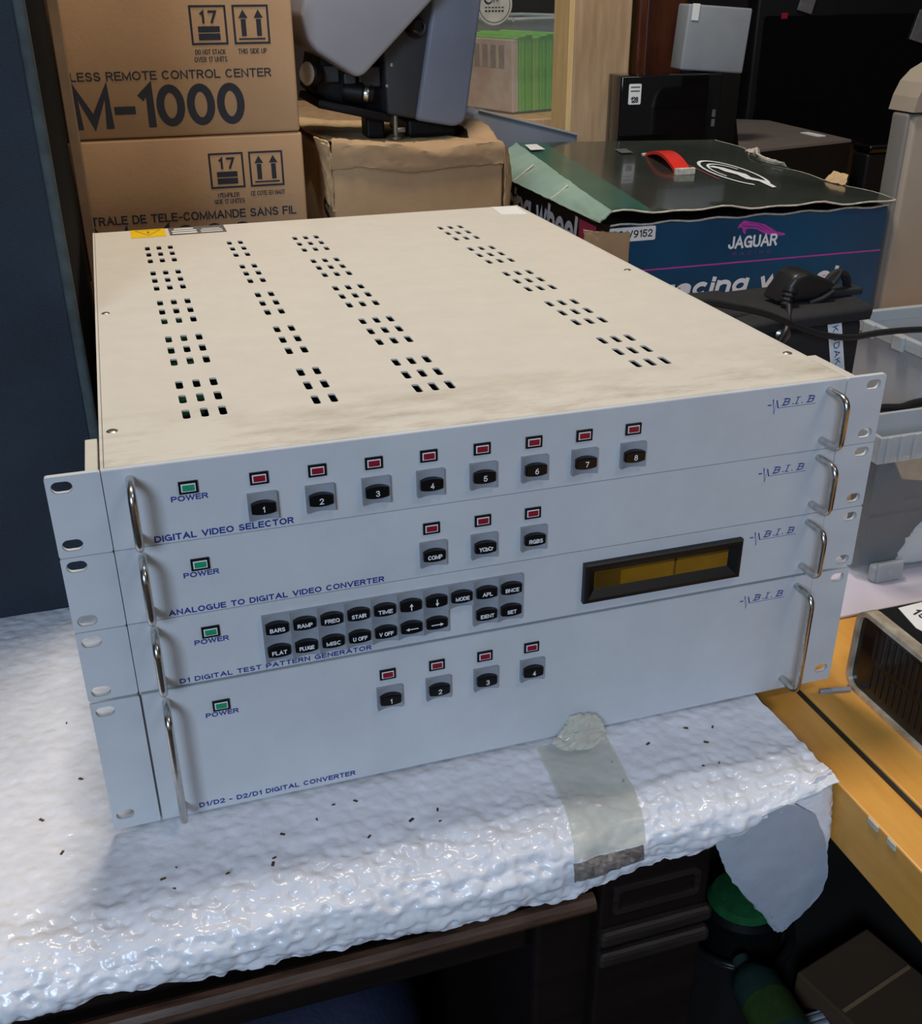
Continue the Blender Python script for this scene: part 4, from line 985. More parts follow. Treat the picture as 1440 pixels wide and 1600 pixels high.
# left side lettering (reads from the far end to the near end)
fl = frame_of((0.578, 0.985, 0.0), (0, -1, 0), (0, 0, 1)); b = BM()
text(b, 'racing wheel', fl, -0.008, 0.1420, 0.305, 0.0410, d=0.0004, weight=0.2, shear=0.15); obj('side_lettering', b, 'white', body)
b = BM(); poly(b, rect(0.300, 0.150, 0.350, 0.182), fl, 0.0004); obj('side_print_patch', b, 'logo_red', body)
# lid: a warped card sheet raised over the box, its front gaping
def lidp(u, v):
    """point on the lid, u along the front (0..1), v towards the back (0..1)"""
    a = Vector((0.574, 0.588, 0.2075)).lerp(Vector((0.949, 0.588, 0.1985)), u)
    c = Vector((0.626, 1.035, 0.2230)).lerp(Vector((0.918, 0.960, 0.2240)), u)
    p = a.lerp(c, v)
    p.z += 0.004 * math.sin(u * 5) * (1 - v) * v - 0.003 * math.exp(-((u - 0.98) ** 2 + (v - 0.35) ** 2) / 0.02)
    if v < 0.01: p.z += 0.0016 * math.sin(u * 19 + 1) + 0.0012 * math.sin(u * 37)
    if u > 0.99: p.x += 0.006 * math.sin(v * 17) - 0.030 * math.exp(-((v - 0.60) / 0.16) ** 2)
    return p
b = BM(); Pg = [[lidp(i / 30, j / 24) for i in range(31)] for j in range(25)]
fs = thick_grid(b, Pg, -0.0022)
for f in fs: f.material_index = 1 if (f.calc_center_median() - lidp(0, 0)).x < 0.045 + 0.095 * (f.calc_center_median().y - 0.588) else 0
jl = obj('lid', b, ['jag_lid', 'jag_edge'], t, smooth=True)
b = BM(); tube(b, [lidp(i / 30, 0.0) + Vector((0, -0.0008, -0.0008)) for i in range(31)], 0.0011, 6); tube(b, [lidp(1.0, j / 24) + Vector((0.0006, 0, -0.0008)) for j in range(25)], 0.0011, 6)
tube(b, [(0.5790 + 0.0124 * i, 0.6000, 0.1895 + 0.0012 * math.sin(i * 1.3)) for i in range(31)], 0.0012, 6)
obj('torn_edge', b, 'paper_edge', jl)
sheet('left_flap', 'jag_flap', t, [
    [tuple(lidp(0, v) + Vector((0, 0, 0.0004))) for v in (0.0, 0.22, 0.45, 0.62, 0.8, 1.0)],
    [(0.5640, 0.588, 0.2010), (0.5700, 0.675, 0.2050), (0.5760, 0.770, 0.2080), (0.5820, 0.850, 0.2110), (0.5900, 0.930, 0.2120), (0.5960, 1.010, 0.2140)],
    [(0.5600, 0.590, 0.1965), (0.5600, 0.675, 0.1960), (0.5600, 0.770, 0.1965), (0.5600, 0.850, 0.1965), (0.5610, 0.930, 0.1955), (0.5640, 1.005, 0.1960)]], t=0.0014, wob=0.0006, seed=31)
b = BM()
tube(b, [(0.5830, 0.735, 0.2125), (0.5740, 0.733, 0.2070), (0.5605, 0.735, 0.1975)], 0.0011, 6); obj('flap_crease', b, 'paper_edge', t)
b = BM()
tube(b, [(0.5900, 0.872, 0.2165), (0.5800, 0.868, 0.2110), (0.5605, 0.868, 0.1975)], 0.0013, 6); obj('flap_crease', b, 'paper_edge', t)
sheet('torn_tab', 'carton_edge', t, [
    [tuple(lidp(1.0, v) + Vector((-0.002, 0, 0.0005))) for v in (0.22, 0.27, 0.32)],
    [tuple(lidp(1.0, v) + Vector((0.012, 0.006, 0.011))) for v in (0.24, 0.27, 0.31)]], t=0.001, wob=0.0006, seed=33)
sheet('torn_corner', 'paper_edge', t, [
    [tuple(lidp(0.985, v) + Vector((-0.004, 0, 0.001))) for v in (0.56, 0.66, 0.78)],
    [tuple(lidp(1.0, v) + Vector((0.012, -0.004, 0.004))) for v in (0.54, 0.66, 0.78)],
    [tuple(lidp(1.0, v) + Vector((0.018, -0.006, -0.012))) for v in (0.53, 0.65, 0.76)]], t=0.001, wob=0.0012, seed=34)
sheet('torn_carton_flap', 'carton_old', t, [
    [(0.5430, 0.5960, 0.1885), (0.5600, 0.5950, 0.1862), (0.5820, 0.5950, 0.1835), (0.6000, 0.5955, 0.1820)],
    [(0.5470, 0.5965, 0.1700), (0.5620, 0.5955, 0.1620), (0.5820, 0.5950, 0.1550), (0.6010, 0.5955, 0.1500)],
    [(0.5600, 0.5970, 0.0900), (0.5700, 0.5960, 0.0900), (0.5850, 0.5955, 0.0900), (0.6020, 0.5960, 0.0900)]], t=0.0018, wob=0.0006, seed=35)
# red handle
hb = []
for i in range(13):
    s = i / 12; y = 0.890 - 0.126 * s; z = 0.2195 - 0.005 * s + 0.013 * math.sin(math.pi * s) ** 0.8
    hb.append([(0.7635 - 0.018 * s + dxx, y, z) for dxx in (0.0, 0.006, 0.014, 0.0225)])
b = BM(); thick_grid(b, hb, 0.004); hd = obj('carry_handle', b, 'handle_red', t, smooth=True)
b = BM()
for cx, cy in ((0.775, 0.8935), (0.756, 0.7600)): box(b, cx - 0.014, cx + 0.014, cy - 0.003, cy + 0.003, 0.2120, 0.2205, 0.001)
obj('handle_slot', b, 'paper_edge', hd)
# round white emblem on the lid
def on_lid(px, py):
    v = (py - 0.588) / 0.40; u = (px - 0.566 - 0.035 * v) / (0.383 - 0.06 * v)
    p = lidp(min(max(u, 0), 1), min(max(v, 0), 1)); return Vector((px, py, p.z + 0.0016))
b = BM(); cx, cy = 0.8230, 0.7550
def ringpts(r0x, r0y, r1x, r1y, a0, a1, n=24):
    A, B_ = [], []
    for i in range(n + 1):
        a = math.radians(a0 + (a1 - a0) * i / n)
        A.append(on_lid(cx + r0x * math.cos(a), cy + r0y * math.sin(a))); B_.append(on_lid(cx + r1x * math.cos(a), cy + r1y * math.sin(a)))
    grid(b, [A, B_])
ringpts(0.030, 0.078, 0.0265, 0.071, -60, 250); ringpts(0.0215, 0.057, 0.0190, 0.051, 20, 200)
cat = [(-0.014, 0.040), (-0.004, 0.044), (0.004, 0.030), (0.008, 0.010), (0.014, -0.010), (0.010, -0.030), (0.018, -0.052), (0.012, -0.086), (0.005, -0.088), (0.008, -0.052), (-0.002, -0.038), (0.000, -0.012), (-0.006, 0.008), (-0.006, 0.026)]
poly(b, [(cx + p[0], cy + p[1]) for p in cat], frame_of((0, 0, 0.2125), (1, 0, 0), (0, 1, 0)), 0.0)
for v in b.verts: v.co = on_lid(v.co.x, v.co.y)
obj('lid_emblem', b, 'white', jl)
b = BM(); grid(b, [[on_lid(0.787, 0.875), on_lid(0.786, 0.80), on_lid(0.783, 0.72)], [on_lid(0.7885, 0.875), on_lid(0.7875, 0.80), on_lid(0.7845, 0.72)]]); obj('lid_rule', b, 'logo_red', jl)
b = BM(); grid(b, [[on_lid(0.6260, 1.000), on_lid(0.6440, 1.000)], [on_lid(0.6180, 0.955), on_lid(0.6400, 0.955)]]); obj('lid_sticker', b, 'pale_label', jl)
b = BM(); grid(b, [[on_lid(0.7350, 0.930), on_lid(0.7530, 0.930)], [on_lid(0.7330, 0.900), on_lid(0.7510, 0.900)]]); obj('lid_scuff', b, 'grey_label', jl)

# ------------------------------------------------------------------ beige panel of an appliance at the right
t = thing('beige_appliance', (1.18, 0.64, -0.012), 'beige moulded plastic appliance casing right of the racing wheel box', 'appliance')
b = BM(); box(b, 0.9660, 1.42, 0.600, 0.640, -0.012, 0.2920, 0.006, 3); obj('casing', b, 'beige', t, smooth=True)
b = BM(); box(b, 0.9610, 1.42, 0.606, 0.636, -0.012, 0.2940, 0.004, 3); obj('shaded_side', b, 'beige_shaded', t, smooth=True)  # left face of the casing, its shade painted as a darker grey
b = BM(); poly(b, [(0.9620, 0.2960), (0.9650, 0.3120), (0.9720, 0.3280), (0.9840, 0.3400), (1.0000, 0.3480), (1.42, 0.3560), (1.42, 0.2960)], FRONT(0.598), -0.046, 0.0); obj('rounded_cap', b, 'beige', t)

# ------------------------------------------------------------------ shelf unit with post
t = thing('shelf_unit', (0.90, 1.28, -0.80), 'pale oak shelf upright with boards behind the racing wheel box', 'shelf')
b = BM(); box(b, 0.7435, 0.838, 1.110, 1.170, -0.80, 0.80, 0.002); obj('post', b, 'post', t)
b = BM(); box(b, 0.7345, 0.7437, 1.1085, 1.170, -0.80, 0.80, 0.001); obj('post_edge_strip', b, 'post_edge', t)
b = BM(); box(b, 0.30, 0.965, 1.172, 1.60, 0.215, 0.2385, 0.002); obj('shelf_board', b, 'post', t)
b = BM(); box(b, 0.30, 0.965, 1.172, 1.182, 0.195, 0.2150, 0.001); obj('board_lip', b, 'post_edge', t)
b = BM(); box(b, 0.30, 0.965, 1.590, 1.60, -0.80, 0.80); obj('back_board', b, 'wall', t)

# clear box of game cases on the shelf
yaw = Matrix.Rotation(math.radians(19), 3, 'Z'); TC = Vector((0.690, 1.230, 0.2390))
def shell(bm, x0, x1, y0, y1, z0, z1, th, taper=0.0, mi=0):
    """open box with walls of thickness th"""
    lo = [(x0 + taper, y0 + taper), (x1 - taper, y0 + taper), (x1 - taper, y1 - taper), (x0 + taper, y1 - taper)]
    hi = [(x0, y0), (x1, y0), (x1, y1), (x0, y1)]
    A = [bm.verts.new((p[0], p[1], z0)) for p in lo]; B_ = [bm.verts.new((p[0], p[1], z1)) for p in hi]
    fs = [bm.faces.new(A[::-1])] + [bm.faces.new((A[i], A[(i + 1) % 4], B_[(i + 1) % 4], B_[i])) for i in range(4)]
    bmesh.ops.recalc_face_normals(bm, faces=fs)
    bmesh.ops.solidify(bm, geom=fs, thickness=th)
t = thing('clear_storage_box', tuple(TC), 'clear plastic storage box of green game cases on the oak shelf', 'storage box')
def turned(bm):
    for v in bm.verts: v.co = TC + yaw @ (v.co)
    return bm
b = BM(); shell(b, 0, 0.186, 0, 0.205, 0, 0.142, 0.0016, 0.004); obj('tub', turned(b), 'clear', t)
b = BM()
for a, c in (((0, 0), (0.186, 0)), ((0.186, 0), (0.186, 0.205)), ((0.186, 0.205), (0, 0.205)), ((0, 0.205), (0, 0))): tube(b, [(a[0], a[1], 0.142), (c[0], c[1], 0.142)], 0.0032, 8)
obj('rim', turned(b), 'clear_cloudy', t)
x = 0.0095
for k in range(11):
    if k < 1: kind, key = 'sleeve', 'case_sleeve'
    else: kind, key = ('green', 'case_green') if k % 3 else ('lime', 'case_lime')
    lean = math.radians(-2.0); th_ = 0.0142
    c = thing('game_case', tuple(TC + yaw @ Vector((x + th_ / 2, 0.11, 0.0024))),
              'pale sleeved game case at the left end of the clear storage box' if k == 0 else ('pale sleeved game case beside the first green one in the clear storage box' if k == 1 else '%s plastic game case, %s green one from the left in the clear storage box' % ('lime green' if key == 'case_lime' else 'mid green', ('first', 'second', 'third', 'fourth', 'fifth', 'sixth', 'seventh', 'eighth', 'ninth')[k - 2])), 'game case', 'game cases in the clear storage box')
    R2 = Matrix.Rotation(lean, 3, 'Y')
    b = BM(); box(b, x, x + th_ - 0.0008, 0.010, 0.195, 0.0026, 0.116 + 0.003 * ((k * 7) % 3 - 1), 0.0016, rot=R2, pivot=(x + th_, 0.1, 0.0026))
    cb = obj('case', turned(b), key, c)
    if kind == 'sleeve':
        b = BM()
        for u in range(5): box(b, x - 0.0006, x - 0.0001, 0.030 + u * 0.022, 0.044 + u * 0.022, 0.070, 0.104, rot=R2, pivot=(x + th_, 0.1, 0.0026))
        obj('sleeve_print', turned(b), 'sleeve_print', cb)
    else:
        b = BM(); box(b, x + 0.0066, x + 0.0072, 0.0094, 0.0106, 0.006, 0.110, rot=R2, pivot=(x + th_, 0.1, 0.0026)); obj('opening_groove', turned(b), 'case_lime', cb)
    x += th_ + 0.0008
# slate wedge-shaped casing between the old carton and the shelf
t = thing('slate_casing', (0.66, 1.07, -0.0118), 'slate grey plastic casing with a sloping top in front of the oak shelf', 'casing')
slab('casing_body', [(0.5640, -0.0118), (0.5640, 0.2640), (0.5720, 0.2690), (0.7300, 0.2285), (0.7300, -0.0118)][::-1], 'grey_slab', 1.050, 1.098, 0.003, t, 2)
b = BM(); tube(b, [(0.5720, 1.050, 0.2682), (0.7295, 1.050, 0.2278)], 0.0022, 8); obj('top_ridge', b, 'grey_plastic', t, smooth=True)
# ------------------------------------------------------------------ electronics behind the racing wheel box
Rz = lambda d: Matrix.Rotation(math.radians(d), 3, 'Z')
t = thing('black_speaker', (0.90, 1.12, -0.0118), 'gloss black box speaker with white number label beside the oak post', 'speaker')
PV = (0.9380, 1.035, 0.0)
b = BM(); box(b, 0.7950, 0.9380, 1.035, 1.075, -0.0118, 0.3090, 0.003, 3, rot=Rz(-4), pivot=PV); box(b, 0.7990, 0.9370, 1.074, 1.100, -0.0118, 0.3080, 0.002, rot=Rz(-4), pivot=PV)
obj('cabinet', b, 'gloss', t, smooth=True)
b = BM(); box(b, 0.9385, 0.9700, 1.050, 1.100, -0.0118, 0.3085, 0.003); obj('side_panel', b, 'black', t)
def rotpt(p): return Vector(PV) + Rz(-4) @ (Vector(p) - Vector(PV))
fs_ = frame_of(rotpt((0.7950, 1.0349, 0.0)), Rz(-4) @ Vector((1, 0, 0)), (0, 0, 1))
b = BM(); poly(b, rr(0.0225, 0.2830, 0.0200, 0.0290, 0.002), fs_, 0.0002, 0.0004, mi=0); text(b, '128', fs_, 0.0165, 0.2710, 0.0120, 0.0085, d=0.0006, mi=1, weight=0.2)
for z in (0.2920, 0.2865): poly(b, rect(0.0155, z, 0.0300, z + 0.0018), fs_, 0.0006, mi=2)
obj('number_label', b, ['pale_label', 'ink', 'grey_label'], t, label='white sticker numbered 128')
b = BM(); poly(b, rect(0.9560, 0.2450, 0.9620, 0.2560), FRONT(1.0499), 0.0002); poly(b, rect(0.9560, 0.2310, 0.9620, 0.2420), FRONT(1.0499), 0.0002); obj('small_badge', b, 'grey_label', t)

t = thing('grey_hard_case', (0.94, 1.10, 0.309), 'light grey flat box with white sticker on top of the black speaker', 'box')
b = BM(); box(b, 0.9020, 1.0060, 1.056, 1.098, 0.3095, 0.4010, 0.003, 3, rot=Matrix.Rotation(math.radians(4), 3, 'Y') @ Rz(-5), pivot=(0.955, 1.075, 0.3095)); obj('case_shell', b, 'grey_plastic', t, smooth=True)
b = BM(); ff = frame_of((0.0, 1.0570, 0.0), Rz(-5) @ Vector((1, 0, 0)), (0.07, 0, 1)); u0 = 0.8800
poly(b, rect(u0 + 0.012, 0.372, u0 + 0.026, 0.396), frame_of((0, 1.064 + 0.079, 0), Rz(-5) @ Vector((1, 0, 0)), (0.0, 0, 1)), 0.0) if False else None
b.free()
b = BM(); box(b, 0.9080, 0.9190, 1.0545, 1.0575, 0.3790, 0.4020, 0.0004, rot=Matrix.Rotation(math.radians(4), 3, 'Y') @ Rz(-5), pivot=(0.955, 1.075, 0.3095)); obj('white_sticker', b, 'pale_label', t)

t = thing('wooden_cabinet', (0.95, 1.30, -0.0118), 'red brown wooden cabinet with rounded edge behind the grey box', 'cabinet')
b = BM(); box(b, 0.8840, 0.975, 1.186, 1.44, 0.2390, 0.80, 0.010, 4); obj('cabinet_body', b, 'redwood', t, smooth=True)
b = BM(); box(b, 0.9000, 0.970, 1.1845, 1.192, 0.2600, 0.78, 0.003); obj('front_inset', b, 'redwood_dark', t)

t = thing('black_receiver', (1.10, 1.10, -0.0118), 'low black electronics case with its lit top coloured taupe behind the racing wheel box', 'electronics')
PR_ = (0.972, 0.996, 0)
b = BM(); 
poly(b, [(0.976, 0.992), (1.2216, 1.0507), (1.2382, 1.3270), (1.1926, 1.3649)], frame_of((0, 0, 0.1960), (1, 0, 0), (0, 1, 0)), -0.2078, 0.0); obj('case', b, 'black', t)
b = BM(); poly(b, [(0.976, 0.992), (1.2216, 1.0507), (1.2382, 1.3270), (1.1926, 1.3649)], frame_of((0, 0, 0.1960), (1, 0, 0), (0, 1, 0)), 0.0, 0.004); obj('lit_top', b, 'av_top_lit', t)
b = BM(); box(b, 1.190, 1.206, 1.100, 1.150, 0.200, 0.2012); obj('top_badge', b, 'pale_label', t)

t = thing('flat_screen', (1.60, 1.42, -0.012), 'large black glossy flat screen at the upper right behind the low case', 'screen')
tilt = Matrix.Rotation(math.radians(-8), 3, 'X')
b = BM(); box(b, 1.235, 1.92, 1.400, 1.440, -0.0118, 0.66, 0.006, 3); obj('screen_case', b, 'black', t, smooth=True)
b = BM(); box(b, 1.250, 1.90, 1.3975, 1.402, 0.03, 0.376, 0.001); obj('glass', b, 'gloss', t)
b = BM(); box(b, 1.320, 1.352, 1.3940, 1.3985, 0.380, 0.410, 0.001, rot=Matrix.Rotation(0.25, 3, 'Y')); obj('grey_tab', b, 'grey_label', t); b = BM(); box(b, 1.585, 1.618, 1.3930, 1.3970, 0.325, 0.380, 0.001, rot=Matrix.Rotation(0.25, 3, 'Y')); obj('grey_tab', b, 'grey_label', t)
b = BM(); box(b, 1.285, 1.298, 1.3965, 1.3973, 0.3700, 0.3800, 0.0002); obj('red_sticker', b, 'red', t)
t = thing('black_storage_case', (1.35, 1.13, -0.0118), 'tall matt black storage case below the flat screen', 'case')
b = BM(); box(b, 1.262, 1.62, 1.055, 1.098, -0.0118, 0.1750, 0.006, 3); obj('case_body', b, 'black', t, smooth=True)
b = BM(); box(b, 1.262, 1.62, 1.052, 1.099, 0.1752, 0.1880, 0.004, 3); obj('case_lid', b, 'gloss', t, smooth=True)

# ------------------------------------------------------------------ black camera bag with charger
t = thing('camera_bag', (0.60, 0.35, -0.0118), 'black nylon camera bag with pewter snap and white label right of the lid', 'bag')
b = BM(); box(b, 0.500, 0.7035, 0.300, 0.400, -0.0118, 0.1560, 0.010, 4); bd = obj('bag_body', b, 'cloth_black', t, smooth=True)
sheet('top_flap', 'cloth_black', t, [
    [(0.560, 0.2955, 0.1500), (0.610, 0.2945, 0.1530), (0.660, 0.2945, 0.1545), (0.7045, 0.2960, 0.1550)],
    [(0.560, 0.2960, 0.1600), (0.610, 0.2950, 0.1640), (0.660, 0.2950, 0.1655), (0.7050, 0.2965, 0.1665)],
    [(0.560, 0.3200, 0.1640), (0.610, 0.3200, 0.1680), (0.660, 0.3200, 0.1690), (0.7050, 0.3200, 0.1690)],
    [(0.560, 0.4000, 0.1600), (0.610, 0.4000, 0.1620), (0.660, 0.4000, 0.1630), (0.7050, 0.4000, 0.1630)]], t=0.004, seed=1)
b = BM(); box(b, 0.500, 0.606, 0.292, 0.303, -0.005, 0.146, 0.005, 3, rot=Matrix.Rotation(0.0, 3, 'Y')); obj('front_strap_panel', b, 'cloth_black', t, smooth=True)
b = BM(); lathe(b, [(0.0, 0.0045), (0.006, 0.0038), (0.0088, 0.0012), (0.0088, 0.0)], (0.6125, 0.2965, 0.1490), (0.1, -1, 0.1), 20); obj('snap_button', b, 'snap', t, smooth=True)
fb = frame_of((0, 0.2985, 0), (0.27, 0, -1), (1, 0, 0.27)); 
fb = frame_of((0.6600, 0.2992, 0.1575), (0.245, 0, -0.97), (0.97, 0, 0.245))
b = BM(); poly(b, rect(0.0, 0.0, 0.120, 0.0145), fb, 0.0, 0.0006, mi=0); poly(b, rect(0.006, 0.0020, 0.120, 0.0125), fb, 0.0008, mi=1)
text(b, 'KODAK DIGITAL', fb, 0.0085, 0.0042, 0.088, 0.0062, d=0.0012, mi=2, weight=0.12, space=1.2); obj('name_label', b, ['pale_label', 'label_blue', 'ink'], t, label='white and pale blue name label')
b = BM(); box(b, 0.505, 0.600, 0.310, 0.390, 0.156, 0.1690, 0.006, 3); obj('side_pouch', b, 'cloth_black', t, smooth=True)
# straps and buckle on top
b = BM()
tube(b, [(0.668, 0.330, 0.1700), (0.680, 0.330, 0.1880), (0.692, 0.332, 0.1905), (0.703, 0.336, 0.1820), (0.708, 0.342, 0.1700)], 0.0042, 6, 4)
tube(b, [(0.655, 0.326, 0.1700), (0.668, 0.324, 0.1760), (0.682, 0.326, 0.1850), (0.690, 0.330, 0.1930)], 0.0026, 6, 4)
tube(b, [(0.652, 0.318, 0.1690), (0.664, 0.316, 0.1730), (0.676, 0.318, 0.1780)], 0.0024, 6, 3)
obj('strap_loops', b, 'cloth_black', t, smooth=True)
b = BM(); box(b, 0.672, 0.716, 0.326, 0.346, 0.1690, 0.1760, 0.002); obj('strap_bundle', b, 'cloth_black', t)
t = thing('power_adapter', (0.648, 0.345, 0.174), 'rounded black power plug with cable standing on the camera bag', 'plug')
slab('plug_body', [(0.6180, 0.1705), (0.6340, 0.1960), (0.6470, 0.1985), (0.6800, 0.1850), (0.6740, 0.1760), (0.6600, 0.1705)], 'rubber', 0.318, 0.350, 0.006, t, 3)
b = BM(); lathe(b, [(0.0, 0.0), (0.0068, 0.0), (0.0068, 0.004), (0.0056, 0.005), (0.0062, 0.008), (0.0050, 0.009), (0.0056, 0.012), (0.0045, 0.013), (0.0050, 0.016), (0.0040, 0.017), (0.0, 0.022)], (0.6290, 0.317, 0.1850), (-0.42, -0.25, -1), 16); sr = obj('strain_relief', b, 'rubber', t, smooth=True)
b = BM(); tube(b, [(0.6250, 0.312, 0.1720), (0.6190, 0.300, 0.1640), (0.6080, 0.286, 0.1560), (0.5980, 0.284, 0.1400), (0.585, 0.284, 0.110), (0.57, 0.284, 0.05), (0.56, 0.282, -0.004)], 0.0032, 10, 6); obj('flex', b, 'rubber', sr, smooth=True)
b = BM(); tube(b, [(0.4800, 0.272, -0.0080), (0.4790, 0.272, 0.10), (0.4850, 0.271, 0.180), (0.5065, 0.270, 0.1943), (0.5441, 0.270, 0.1876), (0.5768, 0.270, 0.1779), (0.6112, 0.270, 0.1631), (0.6392, 0.270, 0.1534), (0.6669, 0.270, 0.1489), (0.7008, 0.270, 0.1503), (0.7430, 0.268, 0.1493), (0.800, 0.262, 0.1440)], 0.0029, 10, 8)
tag(obj('black_cable', b, 'rubber', smooth=True), 'thin black cable arching across the front of the camera bag', 'cable')
b = BM(); tube(b, [(0.660, 0.268, 0.0770), (0.7067, 0.266, 0.0765), (0.7321, 0.264, 0.0750), (0.7532, 0.266, 0.0770), (0.83, 0.266, 0.0800)], 0.0046, 10, 6); 
tag(obj('thick_cable', b, 'rubber', smooth=True), 'thick black cable between the two clear tubs at the right', 'cable')

# ------------------------------------------------------------------ clear tubs at the right
t = thing('rear_clear_tub', (0.90, 0.33, -0.0118), 'cloudy clear plastic tub with lugged rim right of the camera bag', 'tub')
b = BM(); shell(b, 0.7580, 1.05, 0.2760, 0.392, -0.0115, 0.1230, 0.0018, 0.008); obj('tub', b, 'clear_cloudy', t)
b = BM(); box(b, 0.7540, 1.054, 0.272, 0.279, 0.118, 0.130, 0.001); box(b, 0.7540, 0.761, 0.279, 0.396, 0.118, 0.130, 0.001); box(b, 0.761, 1.054, 0.389, 0.396, 0.118, 0.130, 0.001); obj('rim', b, 'clear_cloudy', t)
for y in (0.300, 0.345):
    b = BM(); box(b, 0.7500, 0.7545, y, y + 0.016, 0.116, 0.131, 0.0015); obj('rim_lug', b, 'clear_cloudy', t)

t = thing('padded_mailer', (0.70, 0.16, -0.0118), 'white lilac padded mailer lying under the front clear tub', 'mailer')
b = BM(); box(b, 0.510, 0.960, 0.078, 0.240, -0.0118, -0.0092, 0.001); obj('mailer_sheet', b, 'mailer', t)
t = thing('front_clear_tub', (0.74, 0.19, -0.009), 'clear plastic tub with ribbed rim and latch above the black appliance', 'tub')
b = BM(); shell(b, 0.5935, 0.930, 0.1215, 0.1600, -0.0085, 0.100, 0.0012, 0.002); obj('tub', b, 'clear', t)
b = BM(); box(b, 0.5890, 0.934, 0.1170, 0.1205, 0.0985, 0.1210, 0.0008); box(b, 0.5890, 0.5925, 0.1205, 0.1640, 0.0985, 0.1210, 0.0008); box(b, 0.5925, 0.934, 0.1605, 0.1640, 0.0985, 0.1210, 0.0008); rim = obj('rim', b, 'clear_cloudy', t)
for k in range(16):
    b = BM(); x = 0.5940 + k * 0.0125; box(b, x, x + 0.0045, 0.1145, 0.1172, 0.1000, 0.1220, 0.001); obj('rim_rib', b, 'clear_cloudy', rim)
b = BM(); box(b, 0.6030, 0.6330, 0.1130, 0.1210, -0.0085, 0.0060, 0.002); box(b, 0.6060, 0.6300, 0.1110, 0.1135, -0.0085, 0.0090, 0.001); lathe(b, [(0.0, 0.0015), (0.003, 0.001), (0.0034, 0.0)], (0.618, 0.1109, 0.0), (0, -1, 0), 12); obj('latch', b, 'clear_cloudy', t)
t = thing('dark_device', (0.74, 0.20, -0.006), 'dark slate device standing inside the front clear tub', 'device')
b = BM(); box(b, 0.600, 0.900, 0.136, 0.155, -0.0065, 0.0940, 0.003, 3); dv = obj('device_case', b, 'steel_dark', t, smooth=True)
b = BM(); box(b, 0.608, 0.665, 0.1345, 0.137, 0.040, 0.042); box(b, 0.640, 0.690, 0.1345, 0.137, 0.052, 0.054); obj('device_vents', b, 'black', dv)
sheet('white_bag', 'bag', None, [
    [(0.636, 0.1285, -0.0055), (0.664, 0.1270, -0.0055), (0.700, 0.1270, -0.0055), (0.760, 0.1280, -0.0055)],
    [(0.640, 0.1290, 0.008), (0.664, 0.1258, 0.012), (0.702, 0.1258, 0.010), (0.760, 0.1270, 0.012)],
    [(0.648, 0.1300, 0.022), (0.670, 0.1275, 0.030), (0.704, 0.1265, 0.030), (0.758, 0.1285, 0.036)],
    [(0.662, 0.1310, 0.034), (0.682, 0.1300, 0.048), (0.708, 0.1300, 0.054), (0.752, 0.1305, 0.058)]], t=0.0008, wob=0.0010, seed=41)
tag(bpy.data.objects['white_bag'], 'crumpled white plastic bag pressed against the front clear tub wall', 'bag')
b = BM(); poly(b, [(0.6180, 0.0935), (0.6600, 0.0935), (0.6600, 0.0680), (0.6300, 0.0740)], FRONT(0.132), -0.002, 0.0); tag(obj('card_scrap', b, 'carton_edge'), 'tan cardboard scrap tucked in the top of the front clear tub', 'cardboard')

# ------------------------------------------------------------------ black appliance with smoked window at lower right
t = thing('black_radio', (0.60, -0.15, -0.0118), 'black appliance with smoked grille window and worn chrome trim, lower right', 'appliance')
b = BM(); fx = frame_of((0.5030, 0.0045, 0.0), (0, -1, 0), (0, 0, 1))
poly(b, rr(0.150, 0.0205, 0.300, 0.0640, 0.011, 5), fx, -0.22, -0.002); obj('case', b, 'black', t, smooth=True)
b = BM(); poly(b, rr(0.150, 0.0205, 0.302, 0.0646, 0.0115, 5), fx, -0.006, 0.0035, holes=[rr(0.150, 0.0203, 0.2960, 0.0580, 0.0090, 5)])
bmesh.ops.recalc_face_normals(b, faces=b.faces); obj('chrome_trim', b, 'brass', t, smooth=True)
b = BM(); poly(b, rr(0.150, 0.0203, 0.2955, 0.0576, 0.0088, 5), fx, -0.002, 0.0004); win = obj('smoked_window', b, 'smoke', t)
b = BM()
for k in range(46):
    u = 0.018 + k * 0.0058
    poly(b, rect(u, 0.0215 - 0.0005, u + 0.0026, 0.0440), fx, 0.0004, 0.0008); poly(b, rect(u + 0.001, -0.0025, u + 0.0036, 0.0170), fx, 0.0004, 0.0009)
gf = obj('grille_fins', b, 'fin', win); gf['kind'] = 'stuff'
b = BM(); fz = frame_of((0, 0, 0.0526), (1, 0, 0), (0, 1, 0))
poly(b, [(0.5235, -0.0055), (0.5600, -0.0030), (0.5640, -0.0500), (0.5240, -0.0500), (0.5185, -0.0300)], fz, 0.0, 0.0003, mi=0)
text(b, '15', frame_of((0.5268, -0.0135, 0.0526), (0.35, -1, 0), (1, 0.35, 0)), 0.0, 0.0, 0.0110, 0.0090, d=0.0006, mi=1, weight=0.15, space=1.3)
obj('price_label', b, ['pale_label', 'ink'], t, label='white sticker with the number 15')
b = BM(); tube(b, [(0.476, 0.0005, -0.0108), (0.486, -0.0015, -0.0104), (0.498, -0.0035, -0.0106)], 0.0018, 6, 3); tag(obj('lint_strip', b, 'litter'), 'small grey strip of lint on the honey table', 'lint')

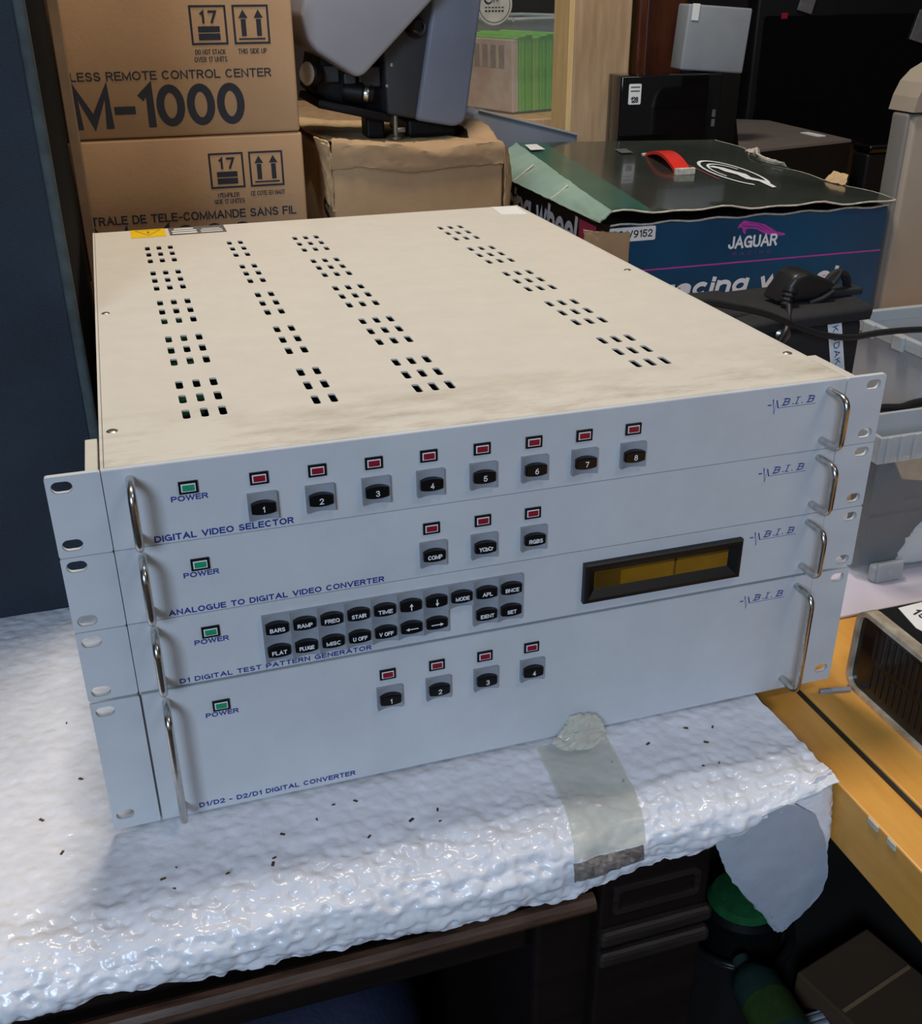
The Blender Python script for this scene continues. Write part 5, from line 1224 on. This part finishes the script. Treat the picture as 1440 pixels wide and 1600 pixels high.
# ------------------------------------------------------------------ dim clutter on the floor between sideboard and table
FZ = -0.80
t = thing('green_spool', (0.765, 0.425, FZ), 'green felt topped round spool in the dark under the tables', 'spool')
b = BM(); lathe(b, [(0.0, 0.086), (0.030, 0.085), (0.044, 0.080), (0.050, 0.070)], (0.760, 0.418, FZ), n=28); obj('felt_top', b, 'reel', t, smooth=True)
b = BM(); lathe(b, [(0.052, 0.072), (0.060, 0.066), (0.060, 0.0), (0.0, 0.0)], (0.760, 0.418, FZ), n=28); obj('spool_body', b, 'black', t, smooth=True)
b = BM(); P = [(0.760 + (0.080 + 0.006 * math.sin(3 * a)) * math.cos(a), 0.418 + 0.072 * math.sin(a), FZ + 0.012 + 0.003 * math.sin(5 * a)) for a in [i * 0.35 for i in range(44)]]
tube(b, P, 0.007, 8); tag(obj('coiled_cable', b, 'rubber', smooth=True), 'coiled black cable around the green spool on the floor', 'cable')
t = thing('green_bottle', (0.70, 0.26, FZ), 'pale green plastic bottle with label lying on the floor', 'bottle')
b = BM(); lathe(b, [(0.0, 0.0), (0.030, 0.002), (0.034, 0.010), (0.034, 0.100), (0.026, 0.118), (0.012, 0.130), (0.012, 0.145), (0.0, 0.145)], (0.712, 0.205, FZ + 0.036), (0.05, 1, 0.02), 22); obj('bottle_body', b, 'tealglass', t, smooth=True)
b = BM(); lathe(b, [(0.0345, 0.025), (0.0348, 0.030), (0.0348, 0.070), (0.0345, 0.075)], (0.712, 0.205, FZ + 0.036), (0.05, 1, 0.02), 22); obj('bottle_label', b, 'bottle_print', t, smooth=True)
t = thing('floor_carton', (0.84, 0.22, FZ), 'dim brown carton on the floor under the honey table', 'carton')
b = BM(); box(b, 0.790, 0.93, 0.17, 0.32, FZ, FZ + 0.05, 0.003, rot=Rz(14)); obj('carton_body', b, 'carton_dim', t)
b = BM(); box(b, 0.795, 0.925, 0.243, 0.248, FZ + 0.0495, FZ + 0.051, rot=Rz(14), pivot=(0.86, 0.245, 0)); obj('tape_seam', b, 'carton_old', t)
for k, (x, y) in enumerate(((0.955, 0.165), (0.985, 0.125), (0.950, 0.100))):
    b = BM(); r = bmesh.ops.create_icosphere(b, subdivisions=2, radius=0.026)
    rnd = random.Random(50 + k)
    for v in b.verts: v.co = Vector((x, y, FZ + 0.018)) + Vector((v.co.x * rnd.uniform(0.7, 1.3), v.co.y * rnd.uniform(0.7, 1.3), max(v.co.z * rnd.uniform(0.5, 1.0), -0.0175)))
    tag(obj('crumpled_paper', b, 'litter'), ('crumpled grey paper ball nearest the floor carton', 'crumpled grey paper ball furthest right on the floor', 'crumpled grey paper ball lowest in the picture on the floor')[k], 'paper', 'paper balls on the floor')
t = thing('blister_tray', (0.745, 0.185, FZ), 'pale blue ribbed tray leaning on the green bottle on the floor', 'tray')
b = BM(); box(b, 0.752, 0.788, 0.175, 0.260, FZ, FZ + 0.022, 0.003); tb = obj('tray_body', b, 'label_blue', t)
b = BM()
for k in range(8): box(b, 0.7545, 0.7855, 0.180 + k * 0.0098, 0.1845 + k * 0.0098, FZ + 0.022, FZ + 0.0245, 0.0008)
obj('tray_ribs', b, 'litter', tb)

# ------------------------------------------------------------------ lift everything so that the floor is at zero
for o in list(S.objects):
    if o.parent is None: o.location.z += LIFT
